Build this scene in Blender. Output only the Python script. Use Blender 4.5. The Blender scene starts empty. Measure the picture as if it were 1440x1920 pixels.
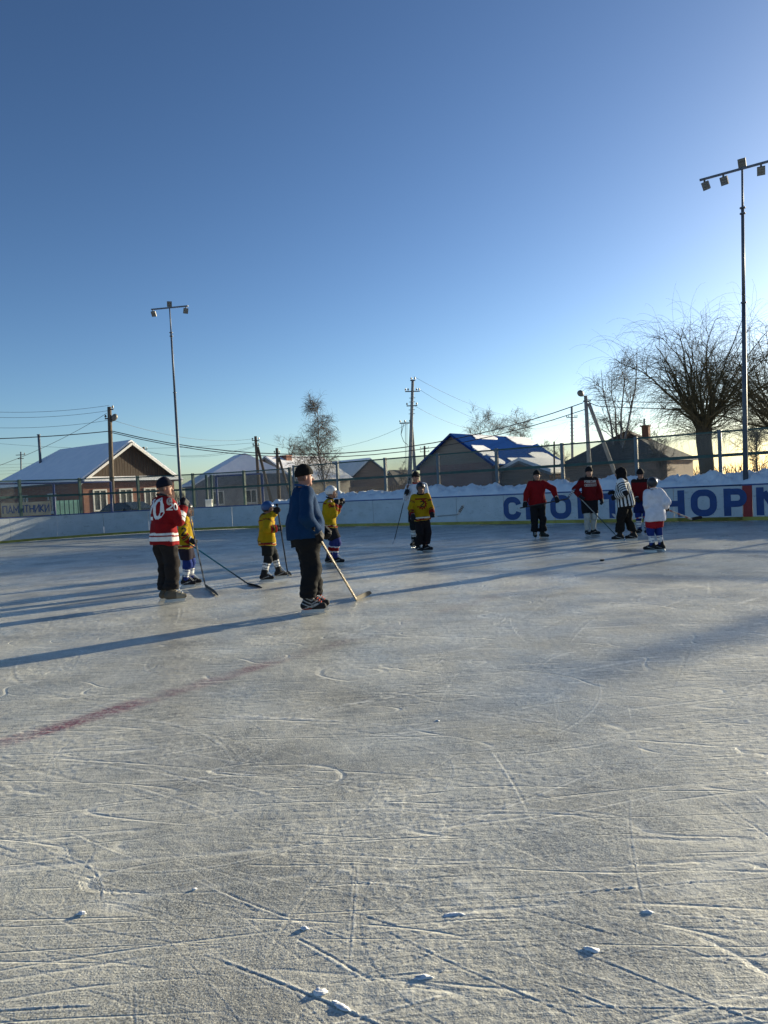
import bpy, bmesh, math, random
import numpy as np
from mathutils import Vector, Matrix
from mathutils.bvhtree import BVHTree
random.seed(5)
RNG = np.random.default_rng(11)
S = bpy.context.scene
COL = S.collection
# ------------------------------------------------------------------ camera
CAM_H, PITCH, ROLL = 1.45, math.atan(40 / 1400.0), 0.05
cd = bpy.data.cameras.new('camera')
cam = bpy.data.objects.new('camera', cd)
COL.objects.link(cam)
cd.sensor_fit = 'VERTICAL'
cd.sensor_height = 36.0
cd.sensor_width = 27.0
cd.lens = 1400 / 1920 * 36.0
cd.clip_start = 0.05
cd.clip_end = 3000
CM = Matrix.Rotation(math.pi / 2 - PITCH, 3, 'X') @ Matrix.Rotation(-ROLL, 3, 'Z')
cam.matrix_world = Matrix.Translation((0, 0, CAM_H)) @ CM.to_4x4()
S.camera = cam
S.render.resolution_x, S.render.resolution_y = 768, 1024
# ------------------------------------------------------------------ light
SUN_AZ, SUN_EL = math.radians(53.0), math.radians(10.5)
SUNV = Vector((math.sin(SUN_AZ) * math.cos(SUN_EL), math.cos(SUN_AZ) * math.cos(SUN_EL), math.sin(SUN_EL)))
W = bpy.data.worlds.new('World')
S.world = W
W.use_nodes = True
wn = W.node_tree
wn.nodes.clear()
sky = wn.nodes.new('ShaderNodeTexSky')
sky.sky_type = 'NISHITA'
sky.sun_disc = False
sky.sun_elevation = SUN_EL
sky.sun_rotation = SUN_AZ
sky.altitude = 100
sky.air_density = 0.78
sky.dust_density = 0.7
sky.ozone_density = 2.2
bg = wn.nodes.new('ShaderNodeBackground')
bg.inputs['Strength'].default_value = 0.0575
wo = wn.nodes.new('ShaderNodeOutputWorld')
gam = wn.nodes.new('ShaderNodeGamma')          # contrast of the clear winter sky
gam.inputs[1].default_value = 1.32
wn.links.new(sky.outputs[0], gam.inputs[0])
wn.links.new(gam.outputs[0], bg.inputs[0])
wn.links.new(bg.outputs[0], wo.inputs[0])
sl = bpy.data.lights.new('sun', 'SUN')
sl.energy = 5.0
sl.angle = math.radians(0.53)
sl.color = (1.0, 0.885, 0.64)
so = bpy.data.objects.new('sun', sl)
COL.objects.link(so)
so.rotation_euler = SUNV.to_track_quat('Z', 'Y').to_euler()
S.view_settings.view_transform = 'Standard'
S.view_settings.look = 'None'
S.view_settings.exposure = 0.93
S.view_settings.gamma = 1.0
S.view_settings.use_curve_mapping = False

# ------------------------------------------------------------------ helpers
CMn = np.array(CM)
def ray(x, y):
    return CMn @ np.array([(x - 720) / 1400.0, -(y - 960) / 1400.0, -1.0])
def ground(x, y, z=0.0):
    d = ray(x, y)
    return np.array([0, 0, CAM_H]) + d * ((z - CAM_H) / d[2])
def at(x, y, Y):
    d = ray(x, y)
    return np.array([0, 0, CAM_H]) + d * (Y / d[1])
EU, EV = np.array([.8, -.6, 0]), np.array([.6, .8, 0])     # rink axes: along / across
def atv(x, y, v):
    d = ray(x, y)
    return np.array([0, 0, CAM_H]) + d * (v / (d @ EV))
def uvz(u, v, z=0.0):
    return EU * u + EV * v + np.array([0, 0, z])
def to_uv(p):
    return float(np.dot(p, EU)), float(np.dot(p, EV))

def hash3(ix, iy, iz, seed):
    h = (ix.astype(np.int64) * 374761393 + iy.astype(np.int64) * 668265263 + iz.astype(np.int64) * 2147483647 + seed * 1274126177) & 0xFFFFFFFF
    h = ((h ^ (h >> 13)) * 1274126177) & 0xFFFFFFFF
    h = h ^ (h >> 16)
    return (h & 0xFFFF).astype(np.float32) / 32767.5 - 1.0
def vnoise(x, y, z=None, seed=0):
    if z is None:
        x0, y0 = np.floor(x), np.floor(y)
        fx, fy = x - x0, y - y0
        fx = fx * fx * (3 - 2 * fx); fy = fy * fy * (3 - 2 * fy)
        x0 = x0.astype(np.int64); y0 = y0.astype(np.int64); zz = np.zeros_like(x0)
        a = hash3(x0, y0, zz, seed); b = hash3(x0 + 1, y0, zz, seed)
        c = hash3(x0, y0 + 1, zz, seed); d = hash3(x0 + 1, y0 + 1, zz, seed)
        return (a + (b - a) * fx) * (1 - fy) + (c + (d - c) * fx) * fy
    z0 = np.floor(z); fz = z - z0; fz = fz * fz * (3 - 2 * fz)
    x0, y0 = np.floor(x), np.floor(y)
    fx, fy = x - x0, y - y0
    fx = fx * fx * (3 - 2 * fx); fy = fy * fy * (3 - 2 * fy)
    x0 = x0.astype(np.int64); y0 = y0.astype(np.int64); z0 = z0.astype(np.int64)
    out = 0
    for k, wz in ((0, 1 - fz), (1, fz)):
        a = hash3(x0, y0, z0 + k, seed); b = hash3(x0 + 1, y0, z0 + k, seed)
        c = hash3(x0, y0 + 1, z0 + k, seed); d = hash3(x0 + 1, y0 + 1, z0 + k, seed)
        out = out + wz * ((a + (b - a) * fx) * (1 - fy) + (c + (d - c) * fx) * fy)
    return out

# ------------------------------------------------------------------ materials
def mat(name, col, rough=0.8, var=0.12, scale=6.0, bump=0.0, bscale=40.0, metal=0.0, spec=0.4, col2=None, attr=None, stretch=None, coord='Object', dist=0.01):
    m = bpy.data.materials.new(name)
    m.use_nodes = True
    n = m.node_tree; N = n.nodes; L = n.links
    b = N['Principled BSDF']
    b.inputs['Roughness'].default_value = rough
    b.inputs['Metallic'].default_value = metal
    b.inputs['Specular IOR Level'].default_value = spec
    tc = N.new('ShaderNodeTexCoord')
    src = tc.outputs[coord]
    if stretch:
        mp = N.new('ShaderNodeMapping'); mp.inputs['Scale'].default_value = stretch
        L.new(src, mp.inputs[0]); src = mp.outputs[0]
    nz = N.new('ShaderNodeTexNoise'); nz.inputs['Scale'].default_value = scale; nz.inputs['Detail'].default_value = 6
    L.new(src, nz.inputs['Vector'])
    if attr:
        a = N.new('ShaderNodeAttribute'); a.attribute_name = attr
        mr = N.new('ShaderNodeMapRange'); mr.inputs[3].default_value = 1 - var; mr.inputs[4].default_value = 1 + var
        mr.inputs[1].default_value = .3; mr.inputs[2].default_value = .7
        L.new(nz.outputs[0], mr.inputs[0])
        mx = N.new('ShaderNodeVectorMath'); mx.operation = 'SCALE'
        L.new(a.outputs['Color'], mx.inputs[0]); L.new(mr.outputs[0], mx.inputs['Scale'])
        L.new(mx.outputs[0], b.inputs['Base Color'])
    else:
        cr = N.new('ShaderNodeValToRGB')
        c = np.array(col[:3]); c2 = np.array(col2[:3]) if col2 is not None else np.clip(c * (1 + var), 0, 1)
        c1 = c if col2 is not None else c * (1 - var)
        cr.color_ramp.elements[0].color = (*c1, 1); cr.color_ramp.elements[1].color = (*c2, 1)
        cr.color_ramp.elements[0].position = .35; cr.color_ramp.elements[1].position = .65
        L.new(nz.outputs[0], cr.inputs[0]); L.new(cr.outputs[0], b.inputs['Base Color'])
    if bump > 0:
        n2 = N.new('ShaderNodeTexNoise'); n2.inputs['Scale'].default_value = bscale; n2.inputs['Detail'].default_value = 4
        L.new(src, n2.inputs['Vector'])
        bp = N.new('ShaderNodeBump'); bp.inputs['Strength'].default_value = bump; bp.inputs['Distance'].default_value = dist
        L.new(n2.outputs[0], bp.inputs['Height']); L.new(bp.outputs[0], b.inputs['Normal'])
    return m

M = {}
M['snow'] = mat('snow', (.74, .76, .80), .9, .04, 1.5, .6, 9, col2=(.82, .83, .85), dist=.05)
M['board'] = mat('board_plastic', (.50, .53, .54), .45, .05, 2.0, .08, 3, col2=(.58, .60, .61))
def boardmat():
    m = M['board']; N, L = m.node_tree.nodes, m.node_tree.links; b = N['Principled BSDF']
    src = b.inputs['Base Color'].links[0].from_socket
    tc = N.new('ShaderNodeTexCoord'); out = src
    for sc, lo, hi, colr, amt in ((3.2, .60, .72, (.30, .31, .31), .5), (17, .66, .70, (.06, .06, .07), .75), (1.1, .5, .75, (.42, .43, .40), .5)):
        nz = N.new('ShaderNodeTexNoise'); nz.inputs['Scale'].default_value = sc; nz.inputs['Detail'].default_value = 4
        mp = N.new('ShaderNodeMapping'); mp.inputs['Scale'].default_value = (1, 1, 2.4); L.new(tc.outputs['Object'], mp.inputs[0]); L.new(mp.outputs[0], nz.inputs['Vector'])
        mr = N.new('ShaderNodeMapRange'); mr.inputs[1].default_value = lo; mr.inputs[2].default_value = hi; mr.inputs[4].default_value = amt; L.new(nz.outputs[0], mr.inputs[0])
        mx = N.new('ShaderNodeMix'); mx.data_type = 'RGBA'; L.new(mr.outputs[0], mx.inputs[0]); L.new(out, mx.inputs[6]); mx.inputs[7].default_value = (*colr, 1); out = mx.outputs[2]
    L.new(out, b.inputs['Base Color'])
boardmat()
M['board_red'] = mat('board_red_plastic', (.30, .02, .02), .45, .1)
M['blue_vinyl'] = mat('blue_vinyl', (.015, .06, .20), .5, .12)
M['cap_blue'] = mat('blue_cap_rail', (.03, .07, .22), .5, .15)
M['kick'] = mat('yellow_kickplate', (.30, .25, .05), .7, .2, 3.0, col2=(.42, .36, .08))
M['steel_green'] = mat('dark_green_painted_steel', (.03, .075, .065), .5, .2, 5)
M['steel_grey'] = mat('blue_grey_painted_steel', (.12, .15, .17), .5, .15, 5)
M['frame_blue'] = mat('blue_painted_steel', (.02, .04, .16), .5, .15, 5)
M['galv'] = mat('galvanised_steel', (.10, .115, .14), .55, .15, 8, metal=.3)
M['lamp'] = mat('lamp_housing', (.13, .125, .11), .5, .1, metal=.2)
M['lamp_glass'] = mat('lamp_glass', (.16, .16, .15), .25, .1)
M['wood_pole'] = mat('weathered_pole_wood', (.11, .085, .06), .9, .3, 3, .5, 30, stretch=(6, 6, .6))
M['concrete'] = mat('concrete_pole', (.27, .26, .24), .9, .15, 4, .3, 30)
M['iron'] = mat('dark_iron', (.035, .035, .04), .6, .2)
M['insul'] = mat('insulator', (.05, .04, .04), .3, .1)
M['wire'] = mat('cable', (.03, .03, .035), .6, .1)
M['bark_birch'] = mat('birch_bark', (.10, .085, .07), .9, .3, 5, col2=(.30, .28, .26), stretch=(2, 2, .5))
M['bark'] = mat('dark_bark', (.055, .045, .03), .95, .35, 6, .8, 20, stretch=(5, 5, .6), dist=.05)
M['twig'] = mat('bare_twigs', (.09, .068, .045), .9, .25, 2)
M['twig_willow'] = mat('willow_twigs', (.060, .050, .022), .85, .3, 2)
M['plank'] = mat('weathered_planks', (.060, .044, .032), .9, .35, 3, .4, 30, stretch=(8, 8, .5))
M['trim'] = mat('white_trim', (.62, .60, .55), .7, .1)
M['pane'] = mat('window_pane', (.05, .06, .07), .1, .2, spec=.6)
M['render_grey'] = mat('grey_render', (.26, .26, .26), .9, .1, 2, .2, 30)
M['render_beige'] = mat('beige_siding', (.22, .19, .15), .8, .08, 2, stretch=(.2, .2, 8))
M['render_brown'] = mat('brown_siding', (.20, .13, .09), .85, .2, 2, stretch=(.3, .3, 9))
M['roof_blue'] = mat('blue_metal_roof', (.012, .045, .18), .9, .12, 3, spec=.0)
M['roof_dark'] = mat('dark_roof', (.07, .06, .055), .8, .2, 3)
M['roof_slate'] = mat('grey_slate_roof', (.18, .18, .18), .85, .15, 3)
M['teal'] = mat('teal_sheet_fence', (.04, .15, .14), .6, .15, 2)
M['banner'] = mat('beige_banner', (.44, .38, .26), .75, .12, 2)
M['rust_fence'] = mat('brown_fence', (.22, .14, .08), .9, .2, 2)
M['car'] = mat('dark_car_paint', (.02, .025, .03), .25, .1, spec=.5)
M['car_glass'] = mat('car_glass', (.03, .04, .045), .08, .1, spec=.6)
M['tyre'] = mat('tyre_rubber', (.02, .02, .02), .9, .1)
M['chimney_brick'] = mat('chimney_brick', (.22, .10, .07), .9, .25, 8)
M['fabric'] = mat('fabric', (.5, .5, .5), .9, .10, 14, .35, 60, attr='col', spec=.15, dist=.006)
M['skin'] = mat('skin', (.5, .3, .2), .55, .06, 20, attr='col', spec=.35)
M['gear'] = mat('hockey_gear', (.1, .1, .1), .7, .12, 20, .15, 50, attr='col', spec=.15, dist=.004)
M['shell'] = mat('helmet_shell', (.1, .1, .1), .35, .06, 20, attr='col', spec=.45)
M['bladesteel'] = mat('skate_steel', (.55, .56, .58), .25, .05, metal=.9)
M['cage'] = mat('cage_wire', (.05, .05, .055), .4, .05, metal=.5)
M['holder'] = mat('blade_holder', (.55, .56, .55), .5, .06)
M['puck'] = mat('puck_rubber', (.015, .015, .015), .8, .1)
def brickmat(name, c1, c2, mortar, sc):
    m = bpy.data.materials.new(name); m.use_nodes = True
    N, L = m.node_tree.nodes, m.node_tree.links
    b = N['Principled BSDF']; b.inputs['Roughness'].default_value = .9
    tc = N.new('ShaderNodeTexCoord'); sp = N.new('ShaderNodeSeparateXYZ'); L.new(tc.outputs['Object'], sp.inputs[0])
    ad = N.new('ShaderNodeMath'); L.new(sp.outputs[0], ad.inputs[0]); L.new(sp.outputs[1], ad.inputs[1])
    cb = N.new('ShaderNodeCombineXYZ'); L.new(ad.outputs[0], cb.inputs[0]); L.new(sp.outputs[2], cb.inputs[1])
    br = N.new('ShaderNodeTexBrick'); br.inputs['Scale'].default_value = sc
    br.inputs['Color1'].default_value = (*c1, 1); br.inputs['Color2'].default_value = (*c2, 1); br.inputs['Mortar'].default_value = (*mortar, 1)
    br.inputs['Mortar Size'].default_value = .015
    L.new(cb.outputs[0], br.inputs['Vector']); L.new(br.outputs[0], b.inputs['Base Color'])
    return m
M['brick'] = brickmat('red_brick', (.20, .075, .045), (.27, .11, .065), (.22, .18, .15), 2.2)
M['brick_pink'] = brickmat('pale_pink_brick', (.20, .12, .105), (.25, .16, .135), (.22, .19, .175), 2.2)
def panemat():
    m = bpy.data.materials.new('polycarbonate_pane'); m.use_nodes = True
    N, L = m.node_tree.nodes, m.node_tree.links
    b = N['Principled BSDF']; b.inputs['Base Color'].default_value = (.25, .26, .26, 1); b.inputs['Roughness'].default_value = .28
    t = N.new('ShaderNodeBsdfTransparent'); t.inputs[0].default_value = (.88, .89, .88, 1)
    mx = N.new('ShaderNodeMixShader')
    tc = N.new('ShaderNodeTexCoord'); nz = N.new('ShaderNodeTexNoise'); nz.inputs['Scale'].default_value = .8; nz.inputs['Detail'].default_value = 4
    L.new(tc.outputs['Object'], nz.inputs['Vector'])
    mr = N.new('ShaderNodeMapRange'); mr.inputs[1].default_value = .35; mr.inputs[2].default_value = .7; mr.inputs[3].default_value = .07; mr.inputs[4].default_value = .18
    L.new(nz.outputs[0], mr.inputs[0]); L.new(mr.outputs[0], mx.inputs[0])
    L.new(t.outputs[0], mx.inputs[1]); L.new(b.outputs[0], mx.inputs[2])
    L.new(mx.outputs[0], N['Material Output'].inputs['Surface'])
    return m
M['poly'] = panemat()

# ------------------------------------------------------------------ object helpers
def link(o, parent=None):
    COL.objects.link(o)
    if parent is not None:
        o.parent = parent
    return o
def meshobj(name, verts, faces, m, parent=None, loc=None, smooth=False, col=None):
    me = bpy.data.meshes.new(name)
    v = np.asarray(verts, dtype=np.float32)
    if loc is not None:
        v = v - np.asarray(loc, dtype=np.float32)
    if isinstance(faces, np.ndarray):
        k = faces.shape[1]
        me.vertices.add(len(v)); me.vertices.foreach_set('co', v.ravel())
        me.loops.add(faces.size); me.loops.foreach_set('vertex_index', faces.astype(np.int32).ravel())
        me.polygons.add(len(faces)); me.polygons.foreach_set('loop_start', np.arange(0, faces.size, k, dtype=np.int32))
        me.update(calc_edges=True)
    else:
        me.from_pydata([tuple(map(float, p)) for p in v], [], faces)
        me.update()
    if smooth:
        me.polygons.foreach_set('use_smooth', np.ones(len(me.polygons), dtype=bool))
    if col is not None:
        a = me.color_attributes.new('col', 'FLOAT_COLOR', 'POINT')
        c4 = np.ones((len(v), 4), dtype=np.float32); c4[:, :3] = col
        a.data.foreach_set('color', c4.ravel())
    me.materials.append(M[m] if isinstance(m, str) else m)
    o = bpy.data.objects.new(name, me)
    if loc is not None and parent is None:
        o.location = tuple(map(float, loc))
    return link(o, parent)
def tag(o, label=None, cat=None, group=None, kind=None):
    if label: o['label'] = label
    if cat: o['category'] = cat
    if group: o['group'] = group
    if kind: o['kind'] = kind
    return o
def empty(name, loc, label=None, cat=None, group=None):
    o = bpy.data.objects.new(name, None)
    o.empty_display_size = .1
    o.location = tuple(map(float, loc))
    link(o)
    return tag(o, label, cat, group)
class MB:
    """collects simple solids, builds one mesh"""
    def __init__(s): s.v = []; s.f = []
    def add(s, verts, faces):
        k = len(s.v); s.v += [tuple(map(float, p)) for p in verts]; s.f += [tuple(i + k for i in f) for f in faces]; return s
    def box(s, c, sx, sy, sz, ax=None, ay=None, az=None):
        ax = np.array(ax if ax is not None else (1, 0, 0), float); ay = np.array(ay if ay is not None else (0, 1, 0), float)
        az = np.array(az if az is not None else (0, 0, 1), float); c = np.array(c, float)
        p = [c + ax * sx * i / 2 + ay * sy * j / 2 + az * sz * k / 2 for k in (-1, 1) for j in (-1, 1) for i in (-1, 1)]
        return s.add(p, [(0, 2, 3, 1), (4, 5, 7, 6), (0, 1, 5, 4), (2, 6, 7, 3), (0, 4, 6, 2), (1, 3, 7, 5)])
    def bar(s, a, b, w, h=None, up=(0, 0, 1)):
        a = np.array(a, float); b = np.array(b, float); d = b - a; L = np.linalg.norm(d); d /= L
        up = np.array(up, float)
        if abs(d @ up) > .95: up = np.array((0., 1, 0))
        x = np.cross(up, d); x /= np.linalg.norm(x); z = np.cross(d, x)
        return s.box((a + b) / 2, w, L, h or w, x, d, z)
    def tube(s, pts, rad, n=8, cap=True):
        pts = np.array(pts, float); rad = np.broadcast_to(np.array(rad, float), (len(pts),))
        k = len(s.v); ref = None
        for i, p in enumerate(pts):
            d = pts[min(i + 1, len(pts) - 1)] - pts[max(i - 1, 0)]; d = d / (np.linalg.norm(d) + 1e-9)
            if ref is None:
                ref = np.cross(d, (0, 0, 1.) if abs(d[2]) < .9 else (1., 0, 0))
            x = ref - d * (ref @ d); x /= np.linalg.norm(x) + 1e-9; ref = x; y = np.cross(d, x)
            for j in range(n):
                a = 2 * math.pi * j / n
                s.v.append(tuple(p + (x * math.cos(a) + y * math.sin(a)) * rad[i]))
        for i in range(len(pts) - 1):
            for j in range(n):
                s.f.append((k + i * n + j, k + i * n + (j + 1) % n, k + (i + 1) * n + (j + 1) % n, k + (i + 1) * n + j))
        if cap:
            s.f.append(tuple(k + j for j in range(n))[::-1]); s.f.append(tuple(k + (len(pts) - 1) * n + j for j in range(n)))
        return s
    def prism(s, poly, d):
        """planar polygon (3d pts) extruded by vector d"""
        n = len(poly); d = np.array(d, float); p = [np.array(q, float) for q in poly]
        return s.add(p + [q + d for q in p], [tuple(range(n))[::-1], tuple(range(n, 2 * n))] + [(i, (i + 1) % n, n + (i + 1) % n, n + i) for i in range(n)])
    def build(s, name, m, parent=None, loc=None, smooth=False):
        o = meshobj(name, s.v, s.f, m, parent, loc, smooth)
        me = o.data
        bm = bmesh.new(); bm.from_mesh(me); bmesh.ops.recalc_face_normals(bm, faces=bm.faces[:]); bm.to_mesh(me); bm.free()
        return o
def copy_tree(o, parent=None):
    c = o.copy(); COL.objects.link(c); c.parent = parent
    for ch in list(o.children):
        copy_tree(ch, c)
    return c
# ================================================================== SETTING
# snowy ground out to the horizon
gx = np.concatenate([-np.geomspace(1500, 6, 40), np.linspace(-5, 5, 5), np.geomspace(6, 1500, 40)])
GX, GY = np.meshgrid(gx, gx + 30, indexing='ij')
gu = GX * EU[0] + GY * EU[1]; gv = GX * EV[0] + GY * EV[1]
inside = np.clip(np.maximum(np.maximum(-32.2 - gu, gu - 24), np.maximum(gv - 24.6, -5.5 - gv)) / 4, 0, 1)
GZ = -.04 + inside * (.25 + .15 * vnoise(GX * .4, GY * .4, seed=3))
n = len(gx)
idx = np.arange(n * n).reshape(n, n)
fq = np.stack([idx[:-1, :-1], idx[1:, :-1], idx[1:, 1:], idx[:-1, 1:]], -1).reshape(-1, 4)
g = meshobj('ground', np.stack([GX, GY, GZ], -1).reshape(-1, 3), fq, 'snow', smooth=True)
g['kind'] = 'structure'

# rink outline
U0, V1, RC = -32.4, 24.6, 8.5
AC = (U0 + RC, V1 - RC)
def outline(off=0.0, step=.35):
    """points along end board, corner arc, long board (u increasing)"""
    pts = [(U0 - off, v) for v in np.arange(-2, AC[1], step * 2)]
    na = 40
    for i in range(na + 1):
        a = math.pi - i / na * math.pi / 2
        pts.append((AC[0] + (RC + off) * math.cos(a), AC[1] + (RC + off) * math.sin(a)))
    pts += [(u, V1 + off) for u in np.arange(AC[0] + step, 20, step * 2)]
    P = np.array([uvz(u, v) for u, v in pts])
    s = np.concatenate([[0], np.cumsum(np.linalg.norm(np.diff(P, axis=0), axis=1))])
    return P, s
def walker(off):
    P, s = outline(off)
    def f(t):
        return np.array([np.interp(t, s, P[:, k]) for k in range(3)])
    return f, s[-1], P, s
bw, bl, BP, BS = walker(0.0)
s_corner_end = float(BS[np.argmin(np.abs(BP @ EU - AC[0]) + np.abs(BP @ EV - V1))])   # arclength where the long straight starts
def s_of_u(u, off=0.0): return s_corner_end + (u - AC[0]) if off == 0 else None

# ---- ice
def icemat():
    m = bpy.data.materials.new('skated_ice'); m.use_nodes = True
    N, L = m.node_tree.nodes, m.node_tree.links
    b = N['Principled BSDF']; b.inputs['Specular IOR Level'].default_value = .45
    tc = N.new('ShaderNodeTexCoord'); co = tc.outputs['Object']
    def noise(sc, det=6, rough=.6, stretch=None):
        n = N.new('ShaderNodeTexNoise'); n.inputs['Scale'].default_value = sc; n.inputs['Detail'].default_value = det; n.inputs['Roughness'].default_value = rough
        if stretch:
            mp = N.new('ShaderNodeMapping'); mp.inputs['Scale'].default_value = stretch; mp.inputs['Rotation'].default_value = (0, 0, .9)
            L.new(co, mp.inputs[0]); L.new(mp.outputs[0], n.inputs['Vector'])
        else:
            L.new(co, n.inputs['Vector'])
        return n.outputs[0]
    def ramp(src, a, ca, b_, cb):
        r = N.new('ShaderNodeValToRGB'); e = r.color_ramp.elements
        e[0].position = a; e[1].position = b_; e[0].color = (*ca, 1); e[1].color = (*cb, 1); L.new(src, r.inputs[0]); return r.outputs[0]
    def mix(f, a, b_, mode='MIX'):
        x = N.new('ShaderNodeMix'); x.data_type = 'RGBA'; x.blend_type = mode
        if isinstance(f, float): x.inputs[0].default_value = f
        else: L.new(f, x.inputs[0])
        L.new(a, x.inputs[6]); L.new(b_, x.inputs[7]); return x.outputs[2]
    patches = ramp(noise(.8, 5, .65), .36, (.20, .193, .165), .62, (.45, .43, .36))
    streak = ramp(noise(1.2, 6, .65, (9, .8, 1)), .38, (.80, .82, .84), .62, (1, 1, 1))
    c = mix(1.0, patches, streak, 'MULTIPLY')
    # frost granules over bare ice
    gp = N.new('ShaderNodeMapRange'); gp.inputs[1].default_value = .35; gp.inputs[2].default_value = .66; gp.inputs[3].default_value = -.07; gp.inputs[4].default_value = .09
    L.new(noise(1.1, 4, .6), gp.inputs[0])
    ga = N.new('ShaderNodeMath'); L.new(noise(120, 2, .65), ga.inputs[0]); L.new(gp.outputs[0], ga.inputs[1])
    gf = N.new('ShaderNodeMapRange'); gf.inputs[1].default_value = .43; gf.inputs[2].default_value = .60; gf.inputs[3].default_value = 0; gf.inputs[4].default_value = .66; L.new(ga.outputs[0], gf.inputs[0])
    fw_ = N.new('ShaderNodeRGB'); fw_.outputs[0].default_value = (.76, .74, .63, 1)
    c = mix(gf.outputs[0], c, fw_.outputs[0])
    # frost on the raised ridges
    at_ = N.new('ShaderNodeAttribute'); at_.attribute_name = 'frost'
    fr = N.new('ShaderNodeRGB'); fr.outputs[0].default_value = (.82, .80, .70, 1)
    c = mix(at_.outputs['Fac'], c, fr.outputs[0])
    # worn red centre line: |u + 4.8| < .13
    sp = N.new('ShaderNodeSeparateXYZ'); L.new(co, sp.inputs[0])
    def mth(op, a, b_=None):
        x = N.new('ShaderNodeMath'); x.operation = op
        for k, q in enumerate((a, b_)):
            if q is None: continue
            if isinstance(q, (int, float)): x.inputs[k].default_value = q
            else: L.new(q, x.inputs[k])
        return x.outputs[0]
    u = mth('ADD', mth('SUBTRACT', mth('MULTIPLY', sp.outputs[0], .8), mth('MULTIPLY', sp.outputs[1], .6)), 4.72)
    wob = mth('MULTIPLY', mth('SUBTRACT', noise(1.6, 3), .5), .10)
    du = mth('ABSOLUTE', mth('ADD', u, wob))
    band = N.new('ShaderNodeMapRange'); band.inputs[1].default_value = .05; band.inputs[2].default_value = .15; band.inputs[3].default_value = 1; band.inputs[4].default_value = 0
    L.new(du, band.inputs[0])
    w1 = N.new('ShaderNodeMapRange'); w1.inputs[1].default_value = .40; w1.inputs[2].default_value = .62; L.new(noise(1.3, 5, .65), w1.inputs[0])
    w2 = N.new('ShaderNodeMapRange'); w2.inputs[1].default_value = .42; w2.inputs[2].default_value = .58; L.new(noise(40, 3, .7), w2.inputs[0])
    f = mth('MULTIPLY', mth('MULTIPLY', band.outputs[0], w1.outputs[0]), mth('ADD', mth('MULTIPLY', w2.outputs[0], .6), .35))
    vv = mth('ADD', mth('MULTIPLY', sp.outputs[0], .6), mth('MULTIPLY', sp.outputs[1], .8))
    wv = N.new('ShaderNodeMapRange'); wv.inputs[1].default_value = 3.2; wv.inputs[2].default_value = 5.4; wv.inputs[3].default_value = 1.25; wv.inputs[4].default_value = .22
    L.new(vv, wv.inputs[0]); f = mth('MINIMUM', mth('MULTIPLY', f, wv.outputs[0]), .95)
    rd = N.new('ShaderNodeRGB'); rd.outputs[0].default_value = (.20, .05, .075, 1)
    c = mix(f, c, rd.outputs[0])
    L.new(c, b.inputs['Base Color'])
    r = N.new('ShaderNodeMapRange'); r.inputs[1].default_value = .3; r.inputs[2].default_value = .7; r.inputs[3].default_value = .22; r.inputs[4].default_value = .55
    L.new(noise(1.3, 4), r.inputs[0]); L.new(r.outputs[0], b.inputs['Roughness'])
    bp = N.new('ShaderNodeBump'); bp.inputs['Strength'].default_value = .42; bp.inputs['Distance'].default_value = .005
    L.new(noise(150, 2, .6), bp.inputs['Height'])
    bp2 = N.new('ShaderNodeBump'); bp2.inputs['Strength'].default_value = .22; bp2.inputs['Distance'].default_value = .02
    L.new(noise(14, 2, .6), bp2.inputs['Height']); L.new(bp.outputs[0], bp2.inputs['Normal'])
    # fine scrape streaks and long hairline skate marks
    last = bp2.outputs[0]
    for k, (rot, sx_, sy_, st_) in enumerate([(.38, 1.6, 30, .45), (-.30, 1.2, 24, .35)]):
        mp = N.new('ShaderNodeMapping'); mp.inputs['Rotation'].default_value = (0, 0, -rot); mp.inputs['Scale'].default_value = (sx_, sy_, 1); L.new(co, mp.inputs[0])
        nz = N.new('ShaderNodeTexNoise'); nz.inputs['Scale'].default_value = 1.0; nz.inputs['Detail'].default_value = 3; nz.inputs['Roughness'].default_value = .65; L.new(mp.outputs[0], nz.inputs['Vector'])
        mk_ = N.new('ShaderNodeMapRange'); mk_.inputs[1].default_value = .42; mk_.inputs[2].default_value = .62; L.new(noise(.55 + .2 * k, 3), mk_.inputs[0])
        bb = N.new('ShaderNodeBump'); bb.inputs['Distance'].default_value = .018; L.new(mth('MULTIPLY', mk_.outputs[0], st_), bb.inputs['Strength'])
        L.new(nz.outputs[0], bb.inputs['Height']); L.new(last, bb.inputs['Normal']); last = bb.outputs[0]
    hair = None
    for k, (rot, sx_, sy_, eps) in enumerate([(.25, .10, .75, .011), (-.45, .12, .8, .010), (1.15, .14, .7, .008), (.75, .16, .9, .010), (-.1, .22, .6, .010)]):
        mp = N.new('ShaderNodeMapping'); mp.inputs['Rotation'].default_value = (0, 0, -rot); mp.inputs['Scale'].default_value = (sx_, sy_, 1); mp.inputs['Location'].default_value = (k * 7.3, k * 3.1, 0); L.new(co, mp.inputs[0])
        nz = N.new('ShaderNodeTexNoise'); nz.inputs['Scale'].default_value = 1.0; nz.inputs['Detail'].default_value = 1.0; nz.inputs['Roughness'].default_value = .35; L.new(mp.outputs[0], nz.inputs['Vector'])
        # several iso-lines per layer
        fr_ = mth('ABSOLUTE', mth('SUBTRACT', mth('FRACT', mth('MULTIPLY', nz.outputs[0], 13.0)), .5))
        ln = N.new('ShaderNodeMapRange'); ln.inputs[1].default_value = 0; ln.inputs[2].default_value = eps * 3.2; ln.inputs[3].default_value = 1; ln.inputs[4].default_value = 0
        L.new(fr_, ln.inputs[0])
        g1 = N.new('ShaderNodeMapRange'); g1.inputs[1].default_value = .47; g1.inputs[2].default_value = .56; L.new(noise(.9 + .17 * k, 2, .6), g1.inputs[0])
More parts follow.
